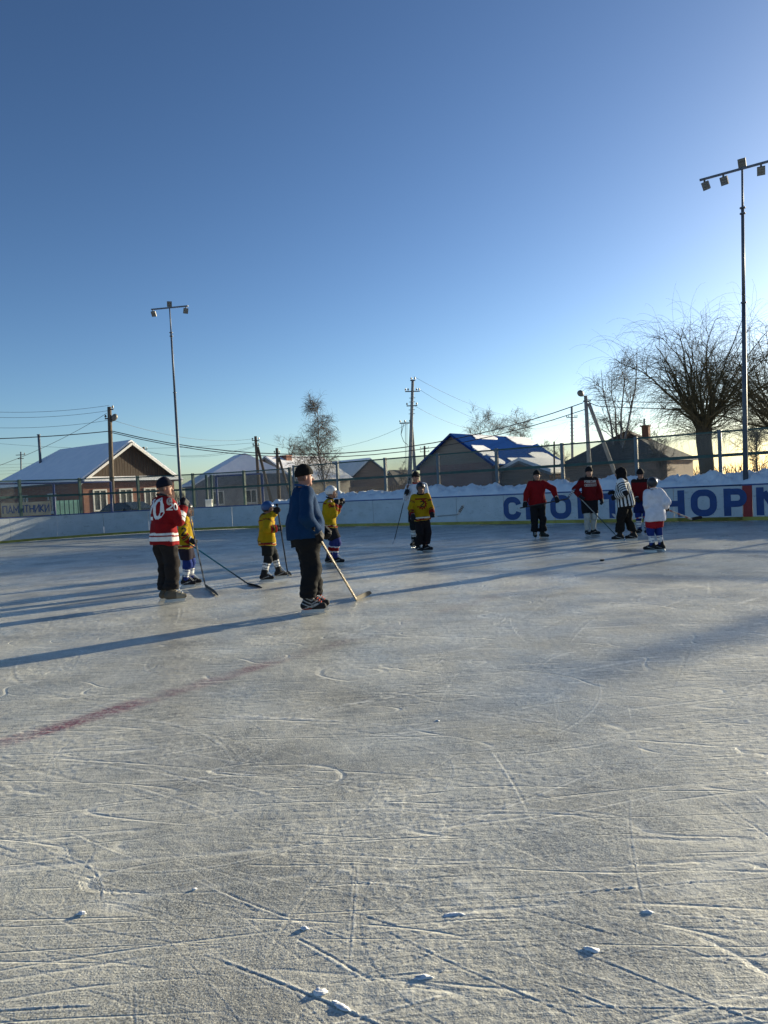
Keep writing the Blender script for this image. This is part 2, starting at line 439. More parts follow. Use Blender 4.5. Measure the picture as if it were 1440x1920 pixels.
        v_ = mth('MULTIPLY', ln.outputs[0], g1.outputs[0]); hair = v_ if hair is None else mth('MAXIMUM', hair, v_)
    bb = N.new('ShaderNodeBump'); bb.invert = True; bb.inputs['Strength'].default_value = .6; bb.inputs['Distance'].default_value = .006
    L.new(hair, bb.inputs['Height']); L.new(last, bb.inputs['Normal']); L.new(bb.outputs[0], b.inputs['Normal'])
    wh = N.new('ShaderNodeRGB'); wh.outputs[0].default_value = (.84, .82, .72, 1)
    L.new(mix(mth('MULTIPLY', hair, .50), c, wh.outputs[0]), b.inputs['Base Color'])
    return m
M['ice'] = icemat()
# base sheet of the whole rink
pp = [uvz(U0, -5), uvz(U0, AC[1])] + [uvz(AC[0] + RC * math.cos(a), AC[1] + RC * math.sin(a)) for a in np.linspace(math.pi, math.pi / 2, 24)] + [uvz(23, V1), uvz(23, -5)]
ice = meshobj('ice_rink', [p + np.array([0, 0, -.012]) for p in pp], [tuple(range(len(pp)))[::-1]], 'ice')
ice['kind'] = 'structure'
# skated top of the ice as relief: grooves, ridges, frost grain
yy = 1 / np.linspace(1 / 1.5, 1 / 22.0, 740)
tt = np.linspace(-.74, .74, 980)
Yg, Tg = np.meshgrid(yy, tt, indexing='ij')
Xg = Tg * (Yg + 1.1)
Zg = np.zeros_like(Xg)
fade = np.clip(1.6 - Yg / 14, .25, 1)
Zg += .0030 * vnoise(Xg * 1.1, Yg * 1.1, seed=1) + .0014 * vnoise(Xg * 5, Yg * 5, seed=2)
pt = np.clip(.5 + .9 * vnoise(Xg * .9 + 5, Yg * .9, seed=8) + .5 * vnoise(Xg * 2.6, Yg * 2.6, seed=9), 0, 1)      # patches of frost
gr = .5 * vnoise(Xg * 55, Yg * 55, seed=4) + .7 * vnoise(Xg * 105, Yg * 105, seed=5) + .5 * vnoise(Xg * 27, Yg * 27, seed=6)
Zg += gr * (.0003 + .0009 * pt) * fade
lump = np.clip(vnoise(Xg * 16, Yg * 16, seed=7) * .6 + vnoise(Xg * 34, Yg * 34, seed=10) * .6 - .35, 0, 1)
Zg += lump * .0024 * pt * fade
# streaky scrape relief along the usual skating direction
ru = Xg * .93 + Yg * .37; rv = -Xg * .37 + Yg * .93
Zg += .0030 * np.clip(vnoise(ru * 2.2, rv * 26, seed=12), -.2, 1) * np.clip(vnoise(Xg * .8, Yg * .8, seed=13) + .5, 0, 1)
Fr = np.clip(lump * 1.2 * pt + .25 * pt, 0, 1) * .7
def groove(px, py, ang, length, curv, w, dep, ridge):
    """circular-arc skate mark starting at px,py"""
    global Zg, Fr
    nseg = max(6, int(length / .08))
    t = np.linspace(0, length, nseg)
    th = ang + curv * t
    cx = px + np.concatenate([[0], np.cumsum(np.cos(th[:-1]) * np.diff(t))])
    cy = py + np.concatenate([[0], np.cumsum(np.sin(th[:-1]) * np.diff(t))])
    mrg = w * 5
    r0, r1 = np.searchsorted(yy, [cy.min() - mrg, cy.max() + mrg])
    if r1 - r0 < 2: return
    for i in range(nseg - 1):
        ax, ay, bx, by = cx[i], cy[i], cx[i + 1], cy[i + 1]
        ra, rb = np.searchsorted(yy, [min(ay, by) - mrg, max(ay, by) + mrg])
        if rb - ra < 1: continue
        yl, yh = yy[ra] + 1.1, yy[min(rb, len(yy) - 1)] + 1.1
        x0, x1 = min(ax, bx) - mrg, max(ax, bx) + mrg
        ca = np.searchsorted(tt, min(x0 / yl, x0 / yh)); cb = np.searchsorted(tt, max(x1 / yl, x1 / yh))
        if cb - ca < 1: continue
        sl_ = (slice(ra, rb), slice(ca, cb))
        X, Y = Xg[sl_], Yg[sl_]
        ex, ey = bx - ax, by - ay; LL = ex * ex + ey * ey
        tq = ((X - ax) * ex + (Y - ay) * ey) / LL
        ok = (tq >= 0) & (tq < 1)
        side = ((X - ax) * -ey + (Y - ay) * ex) / math.sqrt(LL)
        d = np.abs(side)
        e = math.sin(math.pi * min(1, max(0.02, (i + .5) / nseg))) ** .4
        wl = np.maximum(w, np.maximum(.0008 * Y, abs(ex) / math.sqrt(LL) * .00066 * Y * Y))      # never thinner than it can resolve
        prof = -dep * np.exp(-(d / wl) ** 2)
        nzr = .8 + .3 * gr[sl_]
        rp = ridge * np.exp(-((side - wl * 1.9) / (wl * .9)) ** 2) * np.clip(nzr, 0, 2) + .35 * ridge * np.exp(-((side + wl * 1.9) / (wl * .8)) ** 2)
        Zg[sl_] += np.where(ok, (prof + rp) * e, 0)
        Fr[sl_] = np.where(ok, np.clip(Fr[sl_] + e * (np.clip(rp / .0016, 0, .8) - .5 * np.exp(-(d / wl) ** 2)), 0, 1), Fr[sl_])
R2 = random.Random(4)
for k in range(1300):
    y = 1.6 + 9.5 * R2.random() ** 1.6
    x = (R2.random() * 1.5 - .75) * (y + .5)
    dirn = R2.choice([R2.gauss(.15, .3), R2.gauss(-.35, .25), R2.uniform(0, 3.14)]) + R2.choice([0, math.pi])
    big = R2.random() < .16
    groove(x, y, dirn, R2.uniform(.25, 1.6) * (.7 if y < 3 else 1.4), R2.gauss(0, .16) + (R2.choice([-1, 1]) * R2.uniform(.5, 1.8) if R2.random() < .18 else 0), R2.uniform(.0018, .0034) * (1.6 if big else 1), R2.uniform(.0004, .0012) * (1.5 if big else 1), R2.uniform(.0003, .0011) * (1.9 if big else 1))
def gpix(x0, y0, x1, y1, bend, w, dep, ridge):
    a, b_ = ground(x0, y0), ground(x1, y1); d = b_ - a; Ln = float(np.hypot(d[0], d[1])); an = math.atan2(d[1], d[0])
    groove(a[0], a[1], an - bend / 2, Ln, bend / Ln, w, dep, ridge)
# the marks one can recognise
for q in [(0, 1690, 440, 1775, .3, .009, .007, .005), (380, 1790, 760, 1950, -.1, .012, .009, .014), (700, 1840, 560, 1760, .0, .012, .010, .012),
          (690, 1730, 1080, 1905, .12, .010, .008, .009), (1000, 1750, 1440, 1925, .05, .010, .007, .008), (1180, 1500, 1215, 1715, .15, .009, .007, .008),
          (725, 1670, 835, 1520, .5, .007, .004, .010), (980, 1245, 1035, 1380, -.5, .008, .006, .006), (1005, 1250, 1290, 1410, .2, .008, .006, .005),
          (1105, 1260, 1025, 1380, -.8, .008, .005, .007), (245, 1440, 110, 1700, -.15, .007, .006, .002), (240, 1330, 200, 1460, .1, .006, .005, .002),
          (640, 1440, 660, 1600, .3, .008, .006, .004), (500, 1800, 650, 1610, -.35, .016, .006, .003), (0, 1420, 350, 1500, .2, .008, .005, .004),
          (420, 1310, 520, 1460, .25, .007, .005, .005), (715, 1270, 830, 1350, .2, .008, .006, .003), (1030, 1690, 1440, 1830, .1, .009, .006, .006),
          (90, 1600, 165, 1700, -1.0, .010, .006, .010), (560, 1460, 870, 1440, .1, .008, .005, .006), (780, 1450, 850, 1560, .0, .008, .006, .003)]:
    gpix(*q[:5], q[5] * .42, q[6] * .16, q[7] * .17)
nr, nc = Xg.shape
idx = np.arange(nr * nc).reshape(nr, nc)
fq = np.stack([idx[:-1, :-1], idx[:-1, 1:], idx[1:, 1:], idx[1:, :-1]], -1).reshape(-1, 4)
Zg[-40:] *= np.linspace(1, 0, 40)[:, None]
Zg = np.clip(Zg, -.010, .05)
top = meshobj('skated_surface', np.stack([Xg, Yg, Zg], -1).reshape(-1, 3), fq, 'ice', parent=ice, smooth=True)
fa = top.data.attributes.new('frost', 'FLOAT', 'POINT'); fa.data.foreach_set('value', Fr.astype(np.float32).ravel())
top['kind'] = 'stuff'

# loose lumps of scraped ice lying on the rink
def lump_obj(px, py, sx, sy, sz, rot, label, seed):
    c = ground(px, py); sx, sy, sz = sx * .6, sy * .6, sz * .38
    th, ph = np.meshgrid(np.linspace(0, 2 * math.pi, 17)[:-1], np.linspace(.02, math.pi - .02, 9), indexing='ij')
    d = np.stack([np.sin(ph) * np.cos(th), np.sin(ph) * np.sin(th), np.cos(ph)], -1)
    r = 1 + .45 * vnoise(d[..., 0] * 2 + seed, d[..., 1] * 2, d[..., 2] * 2, seed) + .30 * vnoise(d[..., 0] * 6 + seed, d[..., 1] * 6, d[..., 2] * 6, seed)
    p = d * r[..., None] * np.array([sx, sy, sz])
    p[..., 1] += .35 * sy * np.sin(p[..., 0] / sx * 2.0 + seed)
    ca, sa = math.cos(rot), math.sin(rot)
    p = np.stack([p[..., 0] * ca - p[..., 1] * sa, p[..., 0] * sa + p[..., 1] * ca, p[..., 2] + sz * .55], -1).reshape(-1, 3)
    i = np.arange(16 * 9).reshape(16, 9); j = np.roll(i, -1, 0)
    f = np.stack([i[:, :-1], i[:, 1:], j[:, 1:], j[:, :-1]], -1).reshape(-1, 4)
    o = meshobj('ice_lump', p + c, f, 'snow', loc=c, smooth=True)
    return tag(o, label, 'ice lump', 'loose lumps of scraped ice')
lump_obj(850, 1717, .062, .016, .012, -.05, 'long curved white ice shaving at lower centre of the ice', 1)
lump_obj(153, 1714, .028, .017, .012, .1, 'pale smooth ice lump at lower left of the ice', 2)
lump_obj(571, 1742, .016, .020, .016, .9, 'small white ice lump left of the bottom centre', 3)
lump_obj(640, 1888, .050, .018, .014, -.5, 'oblong snow clod in the groove at the bottom edge', 4)
lump_obj(600, 1862, .034, .022, .016, -.5, 'rounded snow clod at the bottom beside a deep groove', 5)
lump_obj(365, 1668, .014, .010, .010, 0, 'tiny pale ice lump right of the smooth lump', 6)
lump_obj(1215, 1712, .030, .014, .013, -.6, 'white ice lump at the end of a straight groove, lower right', 7)
lump_obj(795, 1835, .050, .014, .014, .05, 'flat snow clod near the bottom beside crossing grooves', 8)
lump_obj(820, 1352, .018, .012, .012, .0, 'small bright ice lump far out on the open ice', 9)
lump_obj(1110, 1782, .045, .018, .014, -.3, 'low snow clod at lower right of the ice', 10)

# ---- boards
rb = empty('rink_boards', uvz(-4.8, V1), 'long white rink boards with blue lettering and yellow kickplate', 'rink boards')
RB = np.array(rb.location)
BH = 1.09
PW = 2.02
def strip(off0, off1, z0, z1, sa, sb, n=8):
    """solid band following the board line between arclengths"""
    ss = np.linspace(sa, sb, n)
    mb = MB(); vs = []
    for s_ in ss:
        p = bw(s_); q = bw(s_ + .02); t = (q - p) / np.linalg.norm(q - p); nn = np.array([-t[1], t[0], 0])
        for o_, z in ((off0, z0), (off1, z0), (off1, z1), (off0, z1)):
            vs.append(p + nn * o_ + np.array([0, 0, z]))
    fs = []
    for i in range(n - 1):
        for j in range(4):
            fs.append((i * 4 + j, i * 4 + (j + 1) % 4, i * 4 + 4 + (j + 1) % 4, i * 4 + 4 + j))
    fs += [(0, 1, 2, 3), (n * 4 - 1, n * 4 - 2, n * 4 - 3, n * 4 - 4)]
    return mb.add(vs, fs)
s_red = s_corner_end + (-4.87 - AC[0])
s_red2 = s_red + .27
edges = [s_red - PW * k for k in range(0, 26) if s_red - PW * k > 2][::-1]
edges2 = [s_red2 + PW * k for k in range(0, 8)]
for a, b_ in list(zip(edges[:-1], edges[1:])) + list(zip(edges2[:-1], edges2[1:])):
    o = strip(0.0 + random.uniform(0, .004), .04, .115, BH - .03, a + .007, b_ - .007).build('panel', 'board', rb, RB)
strip(.0, .04, .115, BH - .03, s_red + .004, s_red2 - .004).build('red_panel', 'board_red', rb, RB)
for a, b_ in zip(edges[0::3], edges[3::3]):
    strip(-.006, .04, .0, .112, a + .004, b_ - .004, 14).build('kickplate', 'kick', rb, RB)
    strip(-.012, .07, BH - .03, BH + .012, a + .003, b_ - .003, 14).build('cap_rail', 'cap_blue', rb, RB)
strip(-.006, .04, .0, .112, s_red2 - 2.2, s_red2 + 9, 14).build('kickplate', 'kick', rb, RB)
strip(-.012, .07, BH - .03, BH + .012, s_red2 - 2.2, s_red2 + 9, 14).build('cap_rail', 'cap_blue', rb, RB)

# ---- block lettering on the boards (flat vinyl)
def offset_path(P, w, closed=False):
    P = np.array(P, float); n = len(P); Lp = []; Rp = []
    for i in range(n):
        a = P[i - 1] if (i > 0 or closed) else P[i]; c = P[(i + 1) % n] if (i < n - 1 or closed) else P[i]
        d1 = P[i] - a; d2 = c - P[i]
        if np.linalg.norm(d1) < 1e-9: d1 = d2
        if np.linalg.norm(d2) < 1e-9: d2 = d1
        d1 = d1 / np.linalg.norm(d1); d2 = d2 / np.linalg.norm(d2)
        n1 = np.array([-d1[1], d1[0]]); n2 = np.array([-d2[1], d2[0]])
        m_ = n1 + n2; m_ /= np.linalg.norm(m_); k = w / 2 / max(.35, m_ @ n1)
        Lp.append(P[i] + m_ * k); Rp.append(P[i] - m_ * k)
    return np.array(Lp), np.array(Rp)
def rrect(x0, y0, x1, y1, r, n=6, start=0, full=True):
    pts = []
    for (cx, cy, a0) in ((x1 - r, y1 - r, 0), (x0 + r, y1 - r, 90), (x0 + r, y0 + r, 180), (x1 - r, y0 + r, 270)):
        for i in range(n + 1):
            a = math.radians(a0 + 90 * i / n); pts.append((cx + r * math.cos(a), cy + r * math.sin(a)))
    return pts
def block_glyph(ch, w, h, s):
    """list of (path, width, closed) for heavy block letters, box w x h, stroke s"""
    i = s / 2
    if ch == 'О': return [(rrect(i, i, w - i, h - i, min(w, h) * .30), s, True)]
    if ch == 'С':
        p = rrect(i, i, w - i, h - i, min(w, h) * .30)
        k = len(p); q = p[0:k]            # starts right side upper, ccw; open it at the right
        return [([(w - i, h * .66)] + q[1:-1] + [(w - i, h * .34)], s, False)]
    if ch == 'П': return [([(i, 0), (i, h)], s, False), ([(w - i, 0), (w - i, h)], s, False), ([(s, h - i), (w - s, h - i)], s, False)]
    if ch == 'Т': return [([(0, h - i), (w, h - i)], s, False), ([(w / 2, 0), (w / 2, h - s)], s, False)]
    if ch == 'Н': return [([(i, 0), (i, h)], s, False), ([(w - i, 0), (w - i, h)], s, False), ([(s, h / 2), (w - s, h / 2)], s * .9, False)]
    if ch == 'Р':
        r = h * .20
        bowl = [(s, h - i)] + [(w - i - r + r * math.cos(a), h - i - r + r * math.sin(a)) for a in np.linspace(math.pi / 2, 0, 6)] + [(w - i - r + r * math.cos(a), h * .36 + i * .6 + r + r * math.sin(a)) for a in np.linspace(0, -math.pi / 2, 6)] + [(s, h * .36 + i * .6)]
        return [([(i, 0), (i, h)], s, False), (bowl, s * .92, False)]
    if ch == 'М': return [([(i, 0), (i, h)], s, False), ([(w - i, 0), (w - i, h)], s, False), ([(s, h - s * .7), (w / 2, h * .28), (w - s, h - s * .7)], s * .9, False)]
for ch, ua, ub in [('С', -12.95, -12.24), ('П', -12.06, -11.36), ('О', -11.11, -10.33), ('Р', -10.10, -9.42), ('Т', -9.26, -8.52), ('Н', -7.33, -6.56), ('О', -6.37, -5.60), ('Р', -5.40, -4.74), ('М', -4.49, -3.55)]:
    mb = MB(); kk = 0
    for path, w_, closed in block_glyph(ch, ub - ua, .84, .205):
        kk += 1
        Lp, Rp = offset_path(path, w_, closed)
        n_ = len(Lp)
        vo = -.0055 - .0015 * kk
        def P3(q, dv): return uvz(ua + q[0], V1 + dv, .15 + q[1])
        for k in range(n_ if closed else n_ - 1):
            j = (k + 1) % n_
            mb.add([P3(Lp[k], vo), P3(Rp[k], vo), P3(Rp[j], vo), P3(Lp[j], vo), P3(Lp[k], 0.002), P3(Rp[k], 0.002), P3(Rp[j], 0.002), P3(Lp[j], 0.002)],
                   [(0, 1, 2, 3), (4, 7, 6, 5), (0, 4, 5, 1), (1, 5, 6, 2), (2, 6, 7, 3), (3, 7, 4, 0)])
    mb.build('letter', 'blue_vinyl', rb, RB)

# ---- snow bank piled behind the boards
us = np.linspace(-26.5, 9, 1000); vs_ = np.linspace(24.68, 27.5, 44)
UU, VV = np.meshgrid(us, vs_, indexing='ij')
w_ = (VV - 24.68)
crest = 1.06 + .22 * np.clip((UU + 26.0) / 2.5, 0, 1) + .10 * vnoise(UU * .9, VV * .5, seed=21) + .08 * vnoise(UU * 2.4, VV * 1.3, seed=22)
pk = np.abs(((UU + 5.63) / 2.65 + .5) % 1 - .5)
crest += .07 * np.exp(-(pk / .12) ** 2) * np.clip((UU + 25) / 3, 0, 1)
prof = np.clip(w_ / .55, 0, 1) ** .55
HH = np.where(w_ < .75, .98 + (crest + .12 - .98) * prof, (crest + .12) * np.clip(1 - (w_ - .75) / 2.6, 0, 1))
HH += (.05 - .12 * np.abs(vnoise(UU * 3.1, VV * 3.1, seed=23))) * prof + .03 * np.sign(vnoise(UU * 5, VV * 5, seed=27)) * np.clip(np.abs(vnoise(UU * 5, VV * 5, seed=27)) * 3, 0, 1) * prof + .02 * vnoise(UU * 16, VV * 16, seed=24) * prof
jx = UU + .16 * vnoise(UU * 3, VV * 3, seed=41); jy = VV + .16 * vnoise(UU * 3, VV * 3, seed=42)
ck = hash3(np.floor(jx / .30), np.floor(jy / .24), np.zeros_like(jx), 44); ck2 = hash3(np.floor(jx / .13 + 5), np.floor(jy / .11), np.zeros_like(jx), 45)
HH += (.045 * ck * (ck > -.2) + .022 * ck2) * np.clip(w_ / .25, 0, 1)
HH *= np.clip((UU + 26.5) / 1.5, 0, 1) ** .5
nu, nv = UU.shape
idx = np.arange(nu * nv).reshape(nu, nv)
fq = np.stack([idx[:-1, :-1], idx[1:, :-1], idx[1:, 1:], idx[:-1, 1:]], -1).reshape(-1, 4)
sb = meshobj('snow_bank', (UU[..., None] * EU + VV[..., None] * EV + HH[..., None] * np.array([0, 0, 1])).reshape(-1, 3), fq, 'snow', smooth=True)
tag(sb, 'long bank of shovelled snow piled behind the lettered boards', 'snow bank', kind='stuff')

# ---- high fence with clear panes behind the boards
def fence(name, label, posts, zt, zm, zb, wsteel, rail2=None):
    base = posts[len(posts) // 2]
    e = empty(name, base, label, 'fence')
    B = np.array(e.location)
    for p in posts:
        p2 = p.copy()
        MB().box(p2 + np.array([0, 0, (zt + .04) / 2]), .11, .11, zt + .04, EU, EV).build('post', wsteel, e, B)
    for a, b_ in zip(posts[:-1], posts[1:]):
        d = (b_ - a) / np.linalg.norm(b_ - a)
        a2, b2 = a + d * .058, b_ - d * .058
        for z, h in ((zt - .02, .055), (zm, .10)):
            MB().bar(a2 + np.array([0, 0, z]), b2 + np.array([0, 0, z]), .05, h).build('rail', 'steel_green', e, B)
        for z0, z1 in ((zb, zm - .055), (zm + .055, zt - .052)):
            nn = np.array([-d[1], d[0], 0])
            MB().box((a2 + b2) / 2 + np.array([0, 0, (z0 + z1) / 2]), np.linalg.norm(b2 - a2) - .01, .008, z1 - z0, d, nn).build('pane', 'poly', e, B)
    return e
posts = [uvz(-5.63 + 2.65 * k, 25.42) for k in range(-7, 4)]
fence('rink_fence', 'tall clear-paned fence on dark posts along the lettered boards', posts, 2.80, 2.03, .95, 'steel_grey')
fw, fl, FP, FS = walker(.75)
s_end = float(FS[np.argmin(np.linalg.norm(FP - uvz(-5.63 - 2.65 * 7, V1 + .75), axis=1))])
cposts = [fw(s_end - .12 - 2.62 * k) for k in range(0, 9)][::-1]
fence('rink_fence', 'tall clear-paned fence curving round the left corner of the rink', cposts, 2.72, 1.98, 1.02, 'steel_green')

# ---- floodlight masts
def lamp_head(e, B, c, facing, up):
    """box floodlight: housing with fins + glass front"""
    f = np.array(facing, float); f /= np.linalg.norm(f); r = np.cross(f, (0, 0, 1.)); r /= np.linalg.norm(r); z = np.cross(r, f)
    h = MB().box(c, .22, .06, .25, r, f, z)
    for k in range(-2, 3):
        h.box(c - f * .045 + r * k * .044, .012, .045, .22, r, f, z)
    h.bar(c + z * .12 - f * .0, c + z * .12 + np.array(up) * .1, .05, .03)
    o = h.build('floodlight', 'lamp', e, B)
    for k in (-1, 0, 1):
        MB().box(c + f * .0335 + z * k * .078, .19, .008, .066, r, f, z).build('lens', 'lamp_glass', o, B)
    return o
def mast(base, lean, hgt, arm, half, lamps, label, toward):
    e = empty('floodlight_mast', base, label, 'floodlight', 'floodlight masts around the rink'); B = np.array(e.location)
    top = base + np.array([lean[0], lean[1], hgt])
    def on(t): return base + (top - base) * t
    MB().tube([on(0), on(.3), on(.62)], [.080, .070, .058], 12).build('lower_tube', 'galv', e, B, True)
    MB().tube([on(.62), on(.89)], [.052, .046], 12).build('middle_tube', 'galv', e, B, True)
    MB().tube([on(.875), on(1.0)], [.034, .03], 10).build('top_tube', 'galv', e, B, True)
    for t in (.872, .888, .62):
        MB().tube([on(t), on(t + .003)], [.085, .085], 12).build('collar', 'galv', e, B)
    a = np.array(arm, float)
    MB().bar(top - a * half, top + a * half, .06, .06).build('crossarm', 'galv', e, B)
    for s_, up in lamps:
        c = top + a * half * s_ + np.array([0, 0, .17 if up else -.22])
        f = np.array(toward, float) + a * s_ * .5 + np.array([0, 0, -.55])
        lamp_head(e, B, c, f, (0, 0, -1) if up else (0, 0, 1))
    return e
tp = at(1385, 322, 23.1)
b0 = uvz(-4.86, 24.95)
mast(b0, (tp[0] - b0[0], 0.0), tp[2], EU, 1.22, [(0, True), (-.86, False), (-.42, False), (.42, False), (.86, False)], 'tall floodlight mast with five lamps beside the red board panel', -EV)
b1 = at(343, 994, 35.6); b1[2] = 0
tp = at(318, 577, 35.6)
mast(b1, (tp[0] - b1[0], 0.0), tp[2], (.985, -.17, 0), .93, [(0, True), (-.88, False), (.86, False)], 'slimmer floodlight mast with three lamps behind the left corner boards', (.3, -.95, 0))

# blue pipe frames standing outside the fence
def pipe_frame(name, label, pts, r, posts):
    e = empty(name, (pts[0][0], pts[0][1], 0), label, 'pipe frame'); B = np.array(e.location)
    MB().tube(pts, r, 8).build('crossbar', 'frame_blue', e, B, True)
    for p in posts:
        MB().tube([p * np.array([1, 1, 0]), p], r * 1.5, 8).build('upright', 'frame_blue', e, B, True)
a, b_, c = at(100, 906, 37.5), at(207, 903, 38.5), at(-60, 908, 36.6)
pipe_frame('pipe_frame', 'low blue pipe frame outside the fence near the brick house', [c, a, b_], .04, [a, b_, c])
a, b_ = at(405, 893, 39.5), at(491, 888, 39.5)
pipe_frame('pipe_frame', 'blue pipe goal frame outside the fence before the grey house', [a, b_], .045, [a, b_])

# small white box left on the corner boards
c = at(392, 942, 36.4); c[2] = 1.1
e = empty('white_box', c, 'small white box standing on the boards below the double fence post', 'box'); B = np.array(e.location)
MB().box(c + np.array([0, 0, .16]), .30, .24, .32).build('body', 'trim', e, B)
MB().box(c + np.array([0, 0, .335]), .32, .26, .03).build('lid', 'snow', e, B)
for k in (-1, 1):
    MB().tube([c + np.array([k * .12, .2, -1.1]), c + np.array([k * .12, .2, 1.55])], .06, 10).build('bracket_post', 'steel_green', e, B, True)
# ================================================================== HOUSES
def house(name, label, apex, ex, ey, Wd, Ln, hr, he, wallm, roofm, gablem=None, hip0=0.0, hip1=0.0, snow=1.0, over=.45, planks=False, snow_holes=None, thick=.16, wins=(), chim=(), lap=None):
    """apex = world point under the near ridge end; ex width dir, ey length dir (away)"""
    ex = np.array(ex, float); ey = np.array(ey, float); o3 = np.array([apex[0], apex[1], 0.0])
    e = empty(name, o3, label, 'house'); B = o3
    def P(x, y, z): return o3 + ex * x + ey * y + np.array([0, 0, z])
    h2 = Wd / 2
    # walls
    mb = MB()
    vs = [P(-h2, 0, -.3), P(h2, 0, -.3), P(h2, Ln, -.3), P(-h2, Ln, -.3), P(-h2, 0, he), P(h2, 0, he), P(h2, Ln, he), P(-h2, Ln, he)]
    mb.add(vs, [(0, 1, 5, 4), (1, 2, 6, 5), (2, 3, 7, 6), (3, 0, 4, 7), (4, 5, 6, 7)])
    mb.build('wall', wallm, e, B)
    if hip0 == 0:
        MB().prism([P(-h2, .0, he + .002), P(h2, .0, he + .002), P(0, .0, hr - .05)], ey * .1).build('gable', gablem or wallm, e, B)
        if planks:
            npl = 34; pw = Wd / npl
            for k in range(npl):
                xa, xb = -h2 + k * pw + .012, -h2 + (k + 1) * pw - .012
                za, zb_ = [he + (hr - .08 - he) * (1 - abs(q) / h2) for q in (xa, xb)]
                if min(za, zb_) < he + .08: continue
                dp = -.02 - .012 * random.random()
                MB().prism([P(xa, dp, he + .03), P(xb, dp, he + .03), P(xb, dp, zb_), P(xa, dp, za)], ey * .018).build('plank', 'plank', e, B)
    if hip1 == 0:
        MB().prism([P(-h2, Ln - .1, he + .002), P(h2, Ln - .1, he + .002), P(0, Ln - .1, hr - .05)], ey * .1).build('gable', gablem or wallm, e, B)
    # roof: two slopes (+ hips); overhang continues the slope
    sl_ = (hr - he) / h2
    def roof_mesh(t0, t1, inset):
        xo = h2 + over - inset; zo = he - sl_ * (over - inset)
        y0 = -over + inset if hip0 == 0 else -over + inset; y1 = Ln + over - inset
        r0 = y0 if hip0 == 0 else hip0; r1 = y1 if hip1 == 0 else Ln - hip1
        m_ = MB()
        for s_ in (-1, 1):
            q = [P(s_ * xo, y0, zo + t0), P(s_ * xo, y1, zo + t0), P(0, r1, hr + t0), P(0, r0, hr + t0)]
            m_.prism(q if s_ < 0 else q[::-1], (0, 0, t1 - t0))
        if hip0: m_.prism([P(-xo, y0, zo + t0), P(0, hip0, hr + t0), P(xo, y0, zo + t0)], (0, 0, t1 - t0))
        if hip1: m_.prism([P(-xo, y1, zo + t0), P(0, Ln - hip1, hr + t0), P(xo, y1, zo + t0)], (0, 0, t1 - t0))
        return m_
    rf = roof_mesh(0, .07, 0).build('roof', roofm, e, B)
    if snow:
        if snow_holes is None:
            roof_mesh(.074, .074 + thick, .10).build('snow_cover', 'snow', rf, B)
        else:
            for s_, y0, y1, a0, a1, sd in snow_holes:      # ragged sheets of snow left on the slope
                nn_ = 26
                out = []
                rr = random.Random(sd)
                for k in range(nn_):
                    t = k / nn_ * 2 * math.pi
                    r = .5 * (1 + rr.uniform(-.22, .12))
                    yy_ = y0 + (y1 - y0) * (.5 + max(-.5, min(.5, 1.25 * r * math.cos(t)))); aa = a0 + (a1 - a0) * (.5 + max(-.5, min(.5, 1.25 * r * math.sin(t))))
                    out.append(P(s_ * (h2 + over) * aa, yy_, hr - sl_ * (h2 + over) * aa + .074))
                MB().prism(out if s_ > 0 else out[::-1], (0, 0, .10)).build('snow_cover', 'snow', rf, B)
    # barge boards
    if hip0 == 0:
        for s_ in (-1, 1):
            MB().bar(P(s_ * (h2 + over), -over - .02, he - sl_ * over - .05), P(0, -over - .02, hr - .05), .05, .16).build('barge_board', 'trim' if planks else roofm, e, B)
    for (face, c, z0, w_, h_) in wins:
        if face == 'f': q, rx, nn = (lambda a, d, z: P(a, d, z)), ex, -ey
        elif face == 'l': q, rx, nn = (lambda a, d, z: P(-h2 + d, a, z)), ey, -ex
        else: q, rx, nn = (lambda a, d, z: P(h2 - d, a, z)), ey, ex
        zc = np.array([0, 0, 1.]); cc = q(c, -.0, z0 + h_ / 2)
        fm = MB()
        for s_ in (-1, 1):
            fm.box(cc + rx * s_ * (w_ / 2) + nn * .03, .11, .10, h_ + .1, rx, nn, zc)
            fm.box(cc + zc * s_ * (h_ / 2) + nn * .033, w_ - .115, .10, .10, rx, nn, zc)
        fm.box(cc + nn * .03, .07, .08, h_ - .11, rx, nn, zc)
        f_ = fm.build('window', 'trim', e, B)
        for s_ in (-1, 1):
            MB().box(cc + rx * s_ * w_ / 4 + nn * .012, w_ / 2 - .12, .02, h_ - .11, rx, nn, zc).build('pane', 'pane', f_, B)
        MB().box(cc - zc * (h_ / 2 + .10) + nn * .07, w_ + .2, .18, .05, rx, nn, zc).build('sill', 'trim', f_, B)
    for (x, y, w_, h_, m_) in chim:
        zr = hr - sl_ * abs(x)
        if w_ < .25:
            MB().tube([P(x, y, zr - .2), P(x, y, zr + h_)], w_ / 2, 10).build('chimney_pipe', m_, rf, B, True)
            MB().tube([P(x, y, zr + h_), P(x, y, zr + h_ + .08)], w_ * .7, 10).build('chimney_cap', m_, rf, B)
        else:
            MB().box(P(x, y, zr + h_ / 2 - .3), w_, w_, h_ + .6, ex, ey).build('chimney', m_, rf, B)
            MB().box(P(x, y, zr + h_ + .05), w_ + .12, w_ + .12, .10, ex, ey).build('chimney_cap', m_, rf, B)
    return e, P
A = at(241, 831, 55.0)
